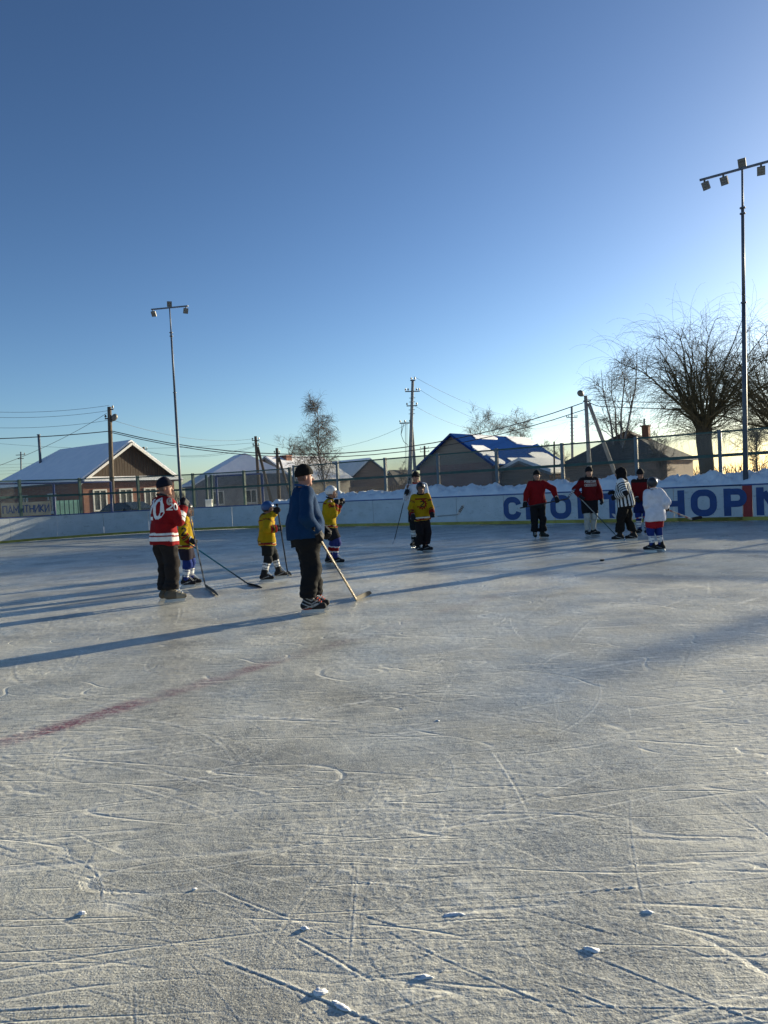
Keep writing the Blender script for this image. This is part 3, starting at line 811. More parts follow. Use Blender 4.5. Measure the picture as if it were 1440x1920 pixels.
h1, P1 = house('brick_house', 'red brick house with plank gable and snowy roof behind left fence', A, EV, -EU, 7.7, 12.5, A[2], 3.3, 'brick', 'roof_dark', planks=True, hip1=3.2, over=.45,
      wins=[('f', -2.6, 1.05, 1.0, 1.45), ('f', -.5, 1.05, 1.0, 1.45), ('f', 1.6, 1.05, 1.0, 1.45), ('l', 4, 1.1, 1.0, 1.3), ('l', 8, 1.1, 1.0, 1.3)], chim=[(-1.6, 9.5, .2, 2.4, 'galv')])
# snow-covered ledge under the gable
MB().prism([P1(-4.2, 0, 3.34), P1(-4.2, -.75, 3.10), P1(-4.2, 0, 3.02)], EV * 8.4).build('ledge', 'roof_dark', h1, np.array(h1.location))
MB().prism([P1(-4.15, 0, 3.46), P1(-4.15, -.74, 3.20), P1(-4.15, -.74, 3.11), P1(-4.15, 0, 3.36)], EV * 8.3).build('ledge_snow', 'snow', h1, np.array(h1.location))
A = at(463, 853, 76.0)
house('grey_house', 'grey hip-roofed house with deep roof snow behind the leaning poles', A, EV * .9 + EU * .436, -EU * .9 + EV * .436, 10.5, 5.2, A[2], 3.0, 'render_grey', 'roof_slate', hip0=0.6, hip1=.6, over=.5,
      wins=[('f', -3.2, .9, 1.1, 1.3), ('f', 0.2, .9, 1.1, 1.3)], chim=[])
A = at(500, 858, 84.0)
house('pale_house', 'pale low house beyond the grey house with a squat chimney', A, EU, EV, 9.0, 9, A[2], 3.1, 'render_beige', 'roof_slate', over=.4, chim=[(.6, 2.5, .9, .5, 'chimney_brick')], wins=[('f', -2, 1, 1, 1.2), ('f', 1.5, 1, 1, 1.2)])
A = at(692, 862, 98.0)
house('small_house', 'small snow-roofed house with dark gable left of tall pylon', A, EU * .95 + EV * .3, EV * .2 - EU * .98, 4.6, 9, A[2], A[2] - 1.9, 'render_brown', 'roof_dark', over=.3, thick=.2)
A = at(731, 882, 125.0)
house('far_shed', 'far little shed with steep roof just left of the pylon foot', A, EU, EV, 4.0, 6, A[2], 2.2, 'render_brown', 'roof_dark', over=.3, snow=0)
A = at(849, 814, 68.0)
house('blue_roofed_house', 'house with blue metal roof, patchy snow and beige gable', A, EU, EV, 7.6, 15.0, A[2], 3.55, 'brick_pink', 'roof_blue', 'render_beige', over=.5,
      snow_holes=[(1, -.2, 2.6, .42, .74, 1), (1, 3.5, 8.0, .82, 1.0, 2), (1, 3.0, 7.5, .05, .15, 3), (1, 10.0, 15.3, .02, .30, 4), (1, 9.5, 14.0, .60, .84, 5), (1, .2, 2.0, .82, .99, 7), (-1, 0, 15, .02, .99, 6)],
      wins=[('r', 3.0, 1.0, 1.1, 1.3), ('r', 8.5, 1.0, 1.1, 1.3)])
A = at(975, 866, 66.0)
house('lean_to_shed', 'low snow-covered shed at the right end of the blue-roofed house', A, EU, EV, 5.5, 7, 3.4, 2.3, 'render_brown', 'roof_slate', over=.3, thick=.3)
A = at(1147, 806, 60.0)
house('dark_house', 'dark hip-roofed house with brick chimney behind the forked pole', A, EU, EV, 8.4, 7.5, A[2], 3.0, 'render_brown', 'roof_dark', hip0=3.5, hip1=3.0, over=.5, snow=0, chim=[(1.4, 4.2, .55, 1.1, 'chimney_brick')],
      wins=[])

# ---- yard fences, banner, car
def sheet_fence(name, label, a, b_, h, m, pitch, cat='fence', z0=0.1):
    e = empty(name, (a[0], a[1], 0), label, cat); B = np.array(e.location)
    a = np.array([a[0], a[1], 0.]); b_ = np.array([b_[0], b_[1], 0.]); L_ = np.linalg.norm(b_ - a); d = (b_ - a) / L_; nn = np.array([-d[1], d[0], 0])
    k = int(L_ / pitch)
    src = None
    for i in range(k):
        c = a + d * (i + .5) * pitch + nn * (.02 if i % 2 else 0)
        if src is None:
            src = MB().box(np.array([0, 0, z0 + h / 2]), pitch - .02, .03, h, d, nn).build('slat', m, e)
            o = src
        else:
            o = src.copy(); COL.objects.link(o); o.parent = e
        o.location = tuple(c - a)
    for z in (z0 + .3, z0 + h - .3):
        MB().bar(a + nn * .06 + np.array([0, 0, z]), b_ + nn * .06 + np.array([0, 0, z]), .05, .06).build('rail', m, e, B)
    return e
sheet_fence('sheet_fence', 'teal corrugated yard gate beside the brick house', at(104, 950, 47), at(152, 950, 48.5), 1.75, 'teal', .16, 'gate')
sheet_fence('plank_fence', 'brown plank yard fence before the small snow-roofed house', at(655, 930, 84), at(800, 930, 80), 1.9, 'rust_fence', .25)
sheet_fence('plank_fence', 'low brown yard fence in front of the dark house', at(985, 930, 52), at(1075, 930, 50), 1.6, 'rust_fence', .25)
# advertising banner
GL = {'П': [[(0, 0), (0, 1), (.6, 1), (.6, 0)]], 'А': [[(0, 0), (.32, 1), (.64, 0)], [(.12, .32), (.52, .32)]], 'М': [[(0, 0), (0, 1), (.36, .35), (.72, 1), (.72, 0)]],
      'Я': [[(.55, 0), (.55, 1), (.15, 1), (.02, .85), (.02, .62), (.15, .47), (.55, .47)], [(.3, .47), (0, 0)]], 'Т': [[(0, 1), (.6, 1)], [(.3, 1), (.3, 0)]],
      'Н': [[(0, 0), (0, 1)], [(.58, 0), (.58, 1)], [(0, .5), (.58, .5)]], 'И': [[(0, 1), (0, 0), (.6, 1), (.6, 0)]], 'К': [[(0, 0), (0, 1)], [(.55, 1), (.05, .5), (.58, 0)]],
      'Р': [[(0, 0), (0, 1), (.42, 1), (.56, .86), (.56, .62), (.42, .48), (0, .48)]], 'О': [[(.15, 0), (0, .2), (0, .8), (.15, 1), (.45, 1), (.6, .8), (.6, .2), (.45, 0), (.15, 0)]],
      'В': [[(0, 0), (0, 1), (.42, 1), (.54, .86), (.54, .66), (.42, .53), (0, .53)], [(.42, .53), (.58, .4), (.58, .15), (.45, 0), (0, 0)]], 'Е': [[(.55, 0), (0, 0), (0, 1), (.55, 1)], [(0, .5), (.48, .5)]],
      'С': [[(.58, .8), (.45, 1), (.15, 1), (0, .8), (0, .2), (.15, 0), (.45, 0), (.58, .2)]], 'Х': [[(0, 0), (.6, 1)], [(0, 1), (.6, 0)]], 'Й': [[(0, .85), (0, 0), (.6, .85), (.6, 0)], [(.15, 1), (.45, 1)]],
      '2': [[(.02, .78), (.1, .94), (.28, 1), (.46, .94), (.54, .78), (.5, .6), (.02, .06), (.02, 0), (.58, 0)]], '0': [[(.3, 0), (.1, .1), (.02, .3), (.02, .7), (.1, .9), (.3, 1), (.48, .9), (.56, .7), (.56, .3), (.48, .1), (.3, 0)]],
      '5': [[(.52, 1), (.06, 1), (.04, .56), (.3, .62), (.5, .5), (.54, .3), (.44, .08), (.2, 0), (.02, .1)]], ' ': []}
def text_strokes(txt, h, gap=.22):
    x = 0; out = []
    for ch in txt:
        g_ = GL[ch]; wd = max([p[0] for s_ in g_ for p in s_], default=.4)
        for s_ in g_: out.append([((x + p[0]) * h, p[1] * h) for p in s_])
        x += wd + gap
    return out, (x - gap) * h
a, b_ = at(2, 954, 45.0), at(95, 953, 46.2)
d = (b_ - a); Lb = float(np.hypot(d[0], d[1])); d = np.array([d[0], d[1], 0]) / Lb; nn = np.array([d[1], -d[0], 0])
e = empty('banner_sign', (a[0], a[1], 0), 'beige roadside banner with dark blue letters near the brick house', 'sign'); B = np.array(e.location)
a0 = np.array([a[0], a[1], 0.])
MB().box(a0 + d * Lb / 2 + np.array([0, 0, 1.42]), Lb, .03, .84, d, nn).build('panel', 'banner', e, B)
for t in (.03, .5, .97):
    MB().bar(a0 + d * Lb * t - nn * .05, a0 + d * Lb * t - nn * .05 + np.array([0, 0, 1.9]), .07).build('post', 'iron', e, B)
st, tw = text_strokes('ПАМЯТНИКИ', .44, .20)
mb = MB(); k_ = (Lb * .93) / tw
for i_, s_ in enumerate(st):
    Lp, Rp = offset_path(s_, .075)
    for i in range(len(Lp) - 1):
        q = [a0 + d * (Lb * .035 + p[0] * k_) + np.array([0, 0, 1.20 + p[1]]) + nn * (.018 + .001 * (i_ % 3)) for p in (Lp[i], Rp[i], Rp[i + 1], Lp[i + 1])]
        mb.prism(q, nn * .006)
mb.build('lettering', 'blue_vinyl', e, B)
# parked car, only its roof and windows show above the boards
def car(loc, head, label):
    e = empty('parked_car', loc, label, 'car'); B = np.array(e.location)
    f = np.array([math.sin(head), math.cos(head), 0]); r = np.array([f[1], -f[0], 0]); z = np.array([0, 0, 1.]); o = np.array(loc, float)
    def P(x, y, zz): return o + r * x + f * y + z * zz
    prof = [(-2.15, .35), (-2.2, .75), (-2.05, .95), (-1.35, 1.0), (-.75, 1.40), (.55, 1.45), (1.45, .98), (2.1, .85), (2.2, .6), (2.15, .32)]
    mb = MB(); n_ = len(prof)
    ringx = [(-.84, 1), (-.88, .97), (.88, .97), (.84, 1)]
    vs = []
    for sx in (-1, 1):
        for (y, zz) in prof:
            inn = .86 - max(0, zz - .95) * .38
            vs.append(P(sx * inn, y, zz))
    mb.add(vs, [tuple(range(n_)), tuple(range(2 * n_ - 1, n_ - 1, -1))] + [(i, (i + 1) % n_, n_ + (i + 1) % n_, n_ + i) for i in range(n_)])
    mb.build('body', 'car', e, B)
    for sx in (-1, 1):
        MB().prism([P(sx * .842, -1.15, 1.02), P(sx * .842, 1.2, 1.02), P(sx * .70, .5, 1.38), P(sx * .70, -.7, 1.35)], r * sx * .012).build('side_window', 'car_glass', e, B)
        for y in (-1.35, 1.4):
            w = MB().tube([P(sx * .70, y, .32), P(sx * .88, y, .32)], .32, 18).build('wheel', 'tyre', e, B, True)
            MB().tube([P(sx * .86, y, .32), P(sx * .89, y, .32)], .19, 14).build('rim', 'galv', w, B)
        MB().box(P(sx * .6, 2.16, .68), .3, .06, .14, r, f).build('headlight', 'lamp_glass', e, B)
        MB().box(P(sx * .93, .75, 1.02), .16, .1, .12, r, f).build('mirror', 'car', e, B)
    MB().prism([P(-.66, .62, 1.425), P(.66, .62, 1.425), P(.78, 1.38, 1.03), P(-.78, 1.38, 1.03)], f * .012 + z * .012).build('windscreen', 'car_glass', e, B)
    MB().prism([P(-.66, -.82, 1.37), P(.66, -.82, 1.37), P(.76, -1.3, 1.04), P(-.76, -1.3, 1.04)], -f * .012 + z * .012).build('rear_window', 'car_glass', e, B)
    return e
p = at(238, 950, 43.5)
car((p[0], p[1], .08), math.radians(120), 'dark parked car seen over the boards below the brick house')

# ================================================================== POLES AND WIRES
def utility_pole(name, label, base, top, r0, r1, m, arms=(), lamp=None, strut=None, rungs=None, cap=True):
    e = empty(name, (base[0], base[1], 0), label, 'utility pole', 'utility poles along the street'); B = np.array(e.location)
    base = np.array([base[0], base[1], -.2]); top = np.array(top, float)
    MB().tube([base, (base + top) / 2, top], [r0, (r0 + r1) / 2, r1], 10).build('shaft', m, e, B, True)
    for (z, half, dirn, pins) in arms:
        t = (z - base[2]) / (top[2] - base[2]); c = base + (top - base) * t; dd = np.array(dirn, float); dd /= np.linalg.norm(dd)
        lo, hi = (half if isinstance(half, tuple) else (-half, half))
        ar = MB().bar(c + dd * lo + np.array([0, -.06, 0]), c + dd * hi + np.array([0, -.06, 0]), .07, .08).build('crossarm', 'iron', e, B)
        for q in pins:
            pz = c + dd * q + np.array([0, -.06, 0])
            MB().tube([pz, pz + np.array([0, 0, .10]), pz + np.array([0, 0, .11]), pz + np.array([0, 0, .17]), pz + np.array([0, 0, .18]), pz + np.array([0, 0, .25])], [.02, .02, .075, .075, .055, .05], 8).build('insulator', 'insul', ar, B)
    if strut is not None:
        a, b_, rr = strut
        MB().tube([a, b_], [rr, rr * .8], 10).build('strut', m, e, B, True)
    if rungs:
        for z in np.arange(*rungs):
            t = (z - base[2]) / (top[2] - base[2]); c = base + (top - base) * t
            MB().bar(c - np.array([.26, .05, 0]), c + np.array([.26, -.05, 0]), .04, .04).build('bracket', 'iron', e, B)
    if lamp is not None:
        a, b_ = np.array(lamp[0], float), np.array(lamp[1], float)
        lm = MB().tube([a, (a + b_) / 2 + np.array([0, 0, .05]), b_], .03, 6).build('lamp_arm', 'galv', e, B, True)
        dd = (b_ - a) / np.linalg.norm(b_ - a)
        MB().tube([b_ - dd * .05, b_ + dd * .08, b_ + dd * .22, b_ + dd * .36, b_ + dd * .46], [.07, .16, .20, .17, .07], 12).build('lamp_head', 'lamp', lm, B, True)
    return e
def gpt(px, Y):
    q = at(px, 930, Y); return np.array([q[0], q[1], 0.])
def pt(px, py, Y): return at(px, py, Y)
# wooden pole before the brick house
b0 = gpt(209, 50)
utility_pole('utility_pole', 'wooden utility pole with lamp in front of the plank gable', b0, pt(205, 763, 50), .17, .13, 'wood_pole',
             arms=[(pt(205, 768, 50)[2], (-.1, .3), (1, 0, 0), (.25,)), (pt(205, 785, 50)[2], (-.3, .1), (1, 0, 0), (-.25,))], lamp=(pt(208, 796, 50), pt(212, 788, 50)))
# pair with props
utility_pole('utility_pole', 'dark wooden pole with slanted prop before the grey house', gpt(487, 72), pt(479, 818, 72), .17, .13, 'wood_pole', arms=[(pt(479, 826, 72)[2], .35, (1, .2, 0), (-.3, .3)), (pt(479, 836, 72)[2], .3, (1, .2, 0), (-.26, .26))], strut=(gpt(512, 74), pt(483, 838, 72), .15))
utility_pole('utility_pole', 'second propped wooden pole right of the grey house', gpt(523, 74), pt(519, 840, 74), .18, .14, 'wood_pole', strut=(gpt(550, 76), pt(523, 858, 74), .14), arms=[(pt(519, 850, 74)[2], .3, (1, 0, 0), (-.25, .25))])
# tall pylon
Tp = pt(774, 712, 63)
utility_pole('power_pylon', 'tallest power pole with many crossarms and insulators at centre', gpt(765, 63), Tp, .20, .12, 'concrete',
             arms=[(Tp[2] - .06, .22, (1, 0, 0), (-.12, .18)), (pt(0 + 773, 734, 63)[2], .62, (1, .15, 0), (-.58, -.36, .36, .58)), (pt(772, 761, 63)[2], .45, (1, .15, 0), (-.42, .40)), (pt(770, 793, 63)[2], (-1.0, .1), (1, .1, 0), (-.95, -.55, -.12))],
             rungs=(pt(771, 776, 63)[2], pt(773, 740, 63)[2], .33), strut=(gpt(782, 66), pt(772, 800, 63), .16))
mb = MB()
for px0 in (759, 762):
    mb.tube([gpt(px0, 62.5), pt(px0 + 1, 790, 62.5)], .018, 5)
for a_ in np.linspace(0, 1, 2):
    mb.tube([pt(754 + 4 * a_, 792, 62.6), pt(752, 815, 62.6), pt(757, 828, 62.6), pt(765, 835, 62.6)], .022, 5)
o = mb.build('down_lead', 'wire', None, gpt(760, 62.5)); tag(o, 'down leads hanging beside the tallest power pole', 'cable')
utility_pole('utility_pole', 'small far pole between tall pylon and blue roof', gpt(797, 130), pt(796, 836, 130), .2, .16, 'wood_pole', arms=[(pt(796, 840, 130)[2], .8, (1, 0, 0), (-.7, .7)), (pt(796, 847, 130)[2], .8, (1, 0, 0), (-.7, .7))])
utility_pole('utility_pole', 'far dark pole with many brackets left of the forked pole', gpt(1074, 85), pt(1072, 762, 85), .16, .12, 'concrete', arms=[(pt(1072, 783, 85)[2], .62, (1, 0, 0), (-.58, -.35, .35, .58))], rungs=(pt(1073, 830, 85)[2], pt(1072, 785, 85)[2], .4))
utility_pole('utility_pole', 'far pole seen through the birch branches', gpt(1209, 95), pt(1208, 785, 95), .16, .12, 'concrete', arms=[(pt(1208, 800, 95)[2], .6, (1, 0, 0), (-.55, .55))], rungs=(pt(1209, 850, 95)[2], pt(1208, 792, 95)[2], .45))
Lt = pt(1098, 742, 48)
utility_pole('street_lamp_pole', 'concrete lamp pole with slanted brace behind the players', gpt(1108, 48), Lt, .15, .11, 'concrete', lamp=(Lt + np.array([-.02, 0, -.15]), pt(1092, 741, 47.8)), strut=(gpt(1172, 49), pt(1104, 756, 48), .14), arms=[(Lt[2] - .35, (-.2, .3), (1, 0, 0), ())])
utility_pole('utility_pole', 'short plain post rising behind the fence near the lean-to', gpt(1039, 55), pt(1039, 828, 55), .07, .06, 'wood_pole')
utility_pole('utility_pole', 'thin far mast at the extreme left behind the roofs', gpt(38, 95), pt(39, 847, 95), .12, .08, 'galv', arms=[(pt(39, 853, 95)[2], .6, (1, 0, 0), (.5,)), (pt(39, 860, 95)[2], .4, (1, 0, 0), ())])
utility_pole('utility_pole', 'far pole peeping over the right slope of the plank gable', gpt(270, 92), pt(269, 838, 92), .18, .14, 'wood_pole', arms=[(pt(269, 843, 92)[2], .5, (1, 0, 0), (-.4, .4))])
# pole further down the street, out of frame to the right
q = ground(1065, 1277); dS = np.array([math.sin(SUN_AZ), math.cos(SUN_AZ), 0])
q2 = q + dS * 72
utility_pole('utility_pole', 'stout street pole out of view whose shadow crosses the ice', q2, (q2[0], q2[1], 72 * math.tan(SUN_EL)), .28, .20, 'concrete')

def wire(pts, sag, r, label, name='overhead_wire'):
    mb = MB(); P = []
    for k, (a, b_) in enumerate(zip(pts[:-1], pts[1:])):
        for t in np.linspace(0, 1, 17)[(1 if k else 0):]:
            p = np.array(a) * (1 - t) + np.array(b_) * t; p = p - np.array([0, 0, 4 * sag * t * (1 - t)]); P.append(p)
    mb.tube(P, r, 5)
    c = np.array([pts[0][0], pts[0][1], 0])
    return tag(mb.build(name, 'wire', None, c, True), label, 'wire', 'overhead wires')
K1, K7 = pt(209, 808, 50), pt(1094, 755, 48)
wire([K1, K7], .0 + 2.35, .030, 'upper twisted cable sagging between wooden pole and lamp pole', 'twisted_cable')
wire([pt(209, 811, 50), pt(1096, 768, 48)], 2.30, .026, 'lower twisted cable sagging between wooden pole and lamp pole', 'twisted_cable')
wire([K1, pt(-80, 824, 46)], .12, .030, 'twisted cable running left from the wooden pole', 'twisted_cable')
wire([pt(205, 760, 50), pt(-60, 770, 47)], .25, .011, 'topmost thin wire running left from the wooden pole')
wire([pt(203, 770, 50), pt(-60, 780, 47)], .25, .011, 'second thin wire running left from the wooden pole')
wire([pt(203, 788, 50), pt(-60, 800, 47)], .25, .011, 'third thin wire running left from the wooden pole')
wire([pt(200, 775, 50), pt(-60, 892, 44)], .35, .013, 'slanting service wire descending left over the snowy roof')
wire([pt(206, 786, 50), pt(479, 822, 72)], .7, .011, 'thin wire from wooden pole to the propped dark pole')
wire([pt(-60, 826, 78), pt(479, 830, 72)], .7, .012, 'faint horizontal wire crossing behind the wooden pole')
wire([pt(479, 826, 72), pt(768, 793, 63)], 1.5, .011, 'thin wire from propped pole to the tall pylon')
wire([pt(479, 836, 72), pt(264, 845, 92)], .8, .013, 'thin wire from propped pole back to the far pole')
wire([pt(776, 706, 63), pt(1072, 786, 85)], 1.4, .011, 'top wire from tall pylon to the far bracketed pole')
wire([pt(786, 730, 63), pt(1065, 790, 85)], 1.9, .011, 'middle wire from tall pylon to the far bracketed pole')
wire([pt(779, 762, 63), pt(960, 810, 80)], .8, .010, 'lower wire from tall pylon over the blue roof')
wire([pt(1066, 790, 85), pt(1039, 829, 55)], .1, .012, 'short slack wire down to the plain post')
wire([pt(1099, 749, 48), pt(1470, 752, 40)], .15, .020, 'upper cable from the lamp pole across the willow')
wire([pt(1100, 751, 48), pt(1128, 762, 46.5), pt(1470, 768, 40)], .08, .026, 'lower cable from the lamp pole across the willow')
for k in range(4):
    wire([pt(-60, 872 + 6 * k, 110), pt(264, 846 + 5 * k, 92)], .5, .012, ['far wire low over the left snowy roof, highest of four', 'far wire low over the left snowy roof, second of four', 'far wire low over the left snowy roof, third of four', 'far wire low over the left snowy roof, lowest of four'][k])
wire([pt(270, 844, 92), pt(479, 838, 72)], .9, .012, 'far wire right of the plank gable to the propped pole')

# ================================================================== TREES
def tubes_mesh(PP, RR, sides):
    """PP (N,n,3), RR (N,n) -> verts, quads"""
    N_, n_, _ = PP.shape
    D = np.zeros_like(PP); D[:, 1:-1] = PP[:, 2:] - PP[:, :-2]; D[:, 0] = PP[:, 1] - PP[:, 0]; D[:, -1] = PP[:, -1] - PP[:, -2]
    D /= np.linalg.norm(D, axis=-1, keepdims=True) + 1e-9
    up = np.where(np.abs(D[..., 2:3]) < .9, np.array([0, 0, 1.]), np.array([1., 0, 0]))
    X = np.cross(D, up); X /= np.linalg.norm(X, axis=-1, keepdims=True) + 1e-9; Y = np.cross(D, X)
    a = np.arange(sides) / sides * 2 * np.pi
    V = PP[:, :, None] + RR[:, :, None, None] * (X[:, :, None] * np.cos(a)[:, None] + Y[:, :, None] * np.sin(a)[:, None])
    idx = np.arange(N_ * n_ * sides).reshape(N_, n_, sides); j = np.roll(idx, -1, 2)
    F_ = np.stack([idx[:, :-1], j[:, :-1], j[:, 1:], idx[:, 1:]], -1).reshape(-1, 4)
    return V.reshape(-1, 3), F_
def curves(starts, dirs, lens, nseg, grav, wob, rng, out=0.0):
    """march polylines: direction bends by gravity-like vector and jitter"""
    N_ = len(starts); P = np.zeros((N_, nseg + 1, 3)); P[:, 0] = starts; d = dirs / np.linalg.norm(dirs, axis=1, keepdims=True)
    for i in range(nseg):
        P[:, i + 1] = P[:, i] + d * (lens / nseg)[:, None]
        g_ = np.asarray(grav) * ((i + 1) / nseg if out == 0 else 1.0)
        d = d + np.array([0, 0, 1.]) * np.broadcast_to(g_, (N_,))[:, None] + rng.normal(0, wob, (N_, 3))
        d /= np.linalg.norm(d, axis=1, keepdims=True)
    return P
def sub(P, nper, rng, t0=.2, t1=1.0):
    """pick start points along polylines"""
    N_, n_, _ = P.shape
    t = rng.uniform(t0, t1, (N_, nper)) * (n_ - 1); i = np.clip(t.astype(int), 0, n_ - 2); f = (t - i)[..., None]
    k = np.arange(N_)[:, None]
    pos = P[k, i] * (1 - f) + P[k, i + 1] * f; dr = P[k, i + 1] - P[k, i]; dr /= np.linalg.norm(dr, axis=-1, keepdims=True)
    return pos.reshape(-1, 3), dr.reshape(-1, 3), (t / (n_ - 1)).reshape(-1)
def perp(d, rng, amt):
    r = rng.normal(0, 1, d.shape); r -= d * np.sum(r * d, 1, keepdims=True); r /= np.linalg.norm(r, axis=1, keepdims=True)
    return d * (1 - amt) + r * amt
def tree(name, label, base, kind, h, rng, spread=1.0, mats=('bark', 'twig'), group='bare winter trees', n1=26, n2=9, n3=7, twig=.012):
    base = np.array([base[0], base[1], 0.])
    e = empty(name, base, label, 'tree', group); Vs = []; Fs = []; off = 0
    def push(P, r0, r1, sides):
        nonlocal off
        R_ = np.linspace(0, 1, P.shape[1])[None, :]; r0 = np.broadcast_to(np.asarray(r0, float), (len(P),))[:, None]; r1 = np.broadcast_to(np.asarray(r1, float), (len(P),))[:, None]
        v, f = tubes_mesh(P, r0 + (r1 - r0) * R_, sides); Vs.append(v); Fs.append(f + off); off += len(v)
    if kind == 'willow':
        th = h * .50
        tp_ = np.array([[0, 0, -.3], [.05, 0, th * .35], [-.05, .05, th * .7], [0, 0, th]]) + base
        tv, tf = tubes_mesh(tp_[None], np.array([[.50, .38, .40, .42]]) * spread, 14)
        meshobj('trunk', tv, tf, mats[0], e, base, True)
        az = rng.uniform(0, 2 * np.pi, n1); inc = np.abs(rng.normal(.66, .40, n1))
        st = base + np.stack([.35 * spread * np.cos(az), .35 * spread * np.sin(az), th - rng.uniform(0, .9, n1)], 1)
        dr = np.stack([np.sin(inc) * np.cos(az), np.sin(inc) * np.sin(az), np.cos(inc)], 1)
        L1 = h * rng.uniform(.40, .60, n1)
        P1_ = curves(st, dr, L1, 8, -.07, .13, rng); push(P1_, rng.uniform(.035, .085, n1), .014, 5)
        p, d_, t = sub(P1_, n2, rng, .15, 1); d_ = perp(d_, rng, .45)
        P2_ = curves(p, d_, h * rng.uniform(.12, .24, len(p)) * (1.15 - .5 * t), 6, -.24, .14, rng); push(P2_, .016, .007, 4)
        p, d_, t = sub(P2_, n3, rng, .1, 1); d_ = perp(d_, rng, .5)
        P3_ = curves(p, d_, h * rng.uniform(.12, .34, len(p)), 7, -.46, .10, rng); push(P3_, twig, twig * .5, 3)
        # skirt of hanging whips round the pollard head
        ns = n1 * 9
        az = rng.uniform(0, 2 * np.pi, ns); rr = rng.uniform(.2, .6, ns) * spread
        st = base + np.stack([rr * np.cos(az), rr * np.sin(az), th - rng.uniform(-.3, 1.4, ns)], 1)
        dr = np.stack([np.cos(az), np.sin(az), rng.uniform(-.1, .9, ns)], 1)
        P4_ = curves(st, dr, h * rng.uniform(.15, .36, ns), 7, -.30, .09, rng); push(P4_, twig * 1.4, twig * .6, 3)
    else:
        stems = 1 if kind != 'multi' else 4
        for s_ in range(stems):
            lean = rng.normal(0, .02, 2) if stems == 1 else rng.normal(0, .12, 2)
            hh = h * (1 if s_ == 0 else rng.uniform(.7, .95))
            zz = np.linspace(-.03, 1, 9)
            wx = np.cumsum(rng.normal(0, .012, 9)) * hh; wy = np.cumsum(rng.normal(0, .012, 9)) * hh
            T = base + np.stack([lean[0] * hh * zz + wx + (0 if stems == 1 else rng.normal(0, .25)), lean[1] * hh * zz + wy, hh * zz], 1)
            r_ = np.linspace(h * .014, .015, 9)
            tv, tf = tubes_mesh(T[None], r_[None], 8)
            meshobj('trunk', tv, tf, mats[0], e, base, True)
            nn_ = n1 // stems
            p, d_, t = sub(np.repeat(T[None], nn_, 0), 1, rng, .22, .97)
            az = rng.uniform(0, 2 * np.pi, nn_)
            if kind == 'bush':
                inc = rng.uniform(.3, 1.0, nn_); ln = hh * rng.uniform(.28, .5, nn_) * (1.1 - .5 * t); gv_ = .0
            else:
                inc = rng.uniform(.45, .95, nn_); ln = hh * rng.uniform(.20, .34, nn_) * (1.25 - .95 * t) * spread; gv_ = -.03
            dr = np.stack([np.sin(inc) * np.cos(az), np.sin(inc) * np.sin(az), np.cos(inc)], 1)
            B1 = curves(p, dr, ln, 7, gv_, .08, rng); push(B1, .012 + h * .004 * (1 - t), .010, 5)
            p, d_, t = sub(B1, n2, rng, .2, 1); d_ = perp(d_, rng, .5)
            wp = -.20 if kind in ('birch', 'multi') else -.02
            B2 = curves(p, d_, h * rng.uniform(.05, .12, len(p)) * spread, 5, wp, .12, rng); push(B2, .016, .009, 4)
            p, d_, t = sub(B2, n3, rng, .1, 1); d_ = perp(d_, rng, .55)
            B3 = curves(p, d_, h * rng.uniform(.04, .10, len(p)), 4, -.50 if kind in ('birch', 'multi') else -.03, .10, rng); push(B3, twig, twig * .55, 3)
    meshobj('crown', np.concatenate(Vs), np.concatenate(Fs), mats[1], e, base, True)
    return e
rg = np.random.default_rng(3)
def tpos(px, Y): return gpt(px, Y)
def hgt(px, py, Y): return float(pt(px, py, Y)[2])
tree('willow_tree', 'big bare weeping willow with thick pollard trunk behind the fence', tpos(1326, 40), 'willow', hgt(1326, 610, 40), rg, 1.0, ('bark', 'twig_willow'), n1=46, n2=10, n3=5, twig=.006)
tree('willow_tree', 'bare willow at the right edge behind the floodlight mast', tpos(1462, 43), 'willow', hgt(1480, 630, 43), rg, .9, ('bark', 'twig_willow'), n1=40, n2=9, n3=5, twig=.006)
tree('willow_tree', 'bare willow standing just out of view right of the rink', tpos(1680, 40), 'willow', 9.0, rg, .9, ('bark', 'twig_willow'), n1=36, n2=8, n3=4, twig=.006)
tree('birch_tree', 'tall pale many-stemmed birch left of the big willow', tpos(1165, 62), 'multi', hgt(1150, 668, 62), rg, 1.0, ('bark_birch', 'twig'), n1=40, n2=8, n3=6, twig=.007)
tree('birch_tree', 'slender weeping birch standing behind the man in blue', tpos(614, 75), 'birch', hgt(612, 757, 75), rg, 1.05, ('bark_birch', 'twig'), n1=40, n2=9, n3=7, twig=.009)
tree('birch_tree', 'low spreading birch left of the slender weeping birch', tpos(575, 80), 'birch', hgt(570, 835, 80), rg, 1.5, ('bark_birch', 'twig'), n1=20, n2=8, n3=5, twig=.009)
for (px, py, Y, lab, n1) in [(905, 790, 110, 'small far bare tree just above the blue roof ridge', 24), (940, 800, 115, 'bushy far bare tree behind the blue roof', 26), (978, 795, 105, 'rounded far bare tree at the right end of the blue roof', 34),
                             (1020, 840, 100, 'low far thicket right of the blue-roofed house', 24), (1048, 846, 95, 'low far thicket beside the plain post', 22), (752, 880, 110, 'low far thicket at the foot of the tall pylon', 22), (1420, 790, 60, 'tangled low tree behind the right floodlight mast', 40), (1240, 830, 58, 'low tangled shrub tree between birch and willow', 30), (545, 838, 105, 'faint far tree left of the man in blue', 24)]:
    tree('bare_tree', lab, tpos(px, Y), 'bush', hgt(px, py, Y), rg, 1.0, ('bark', 'twig'), n1=n1, n2=8, n3=5, twig=.012 if Y > 90 else .008)
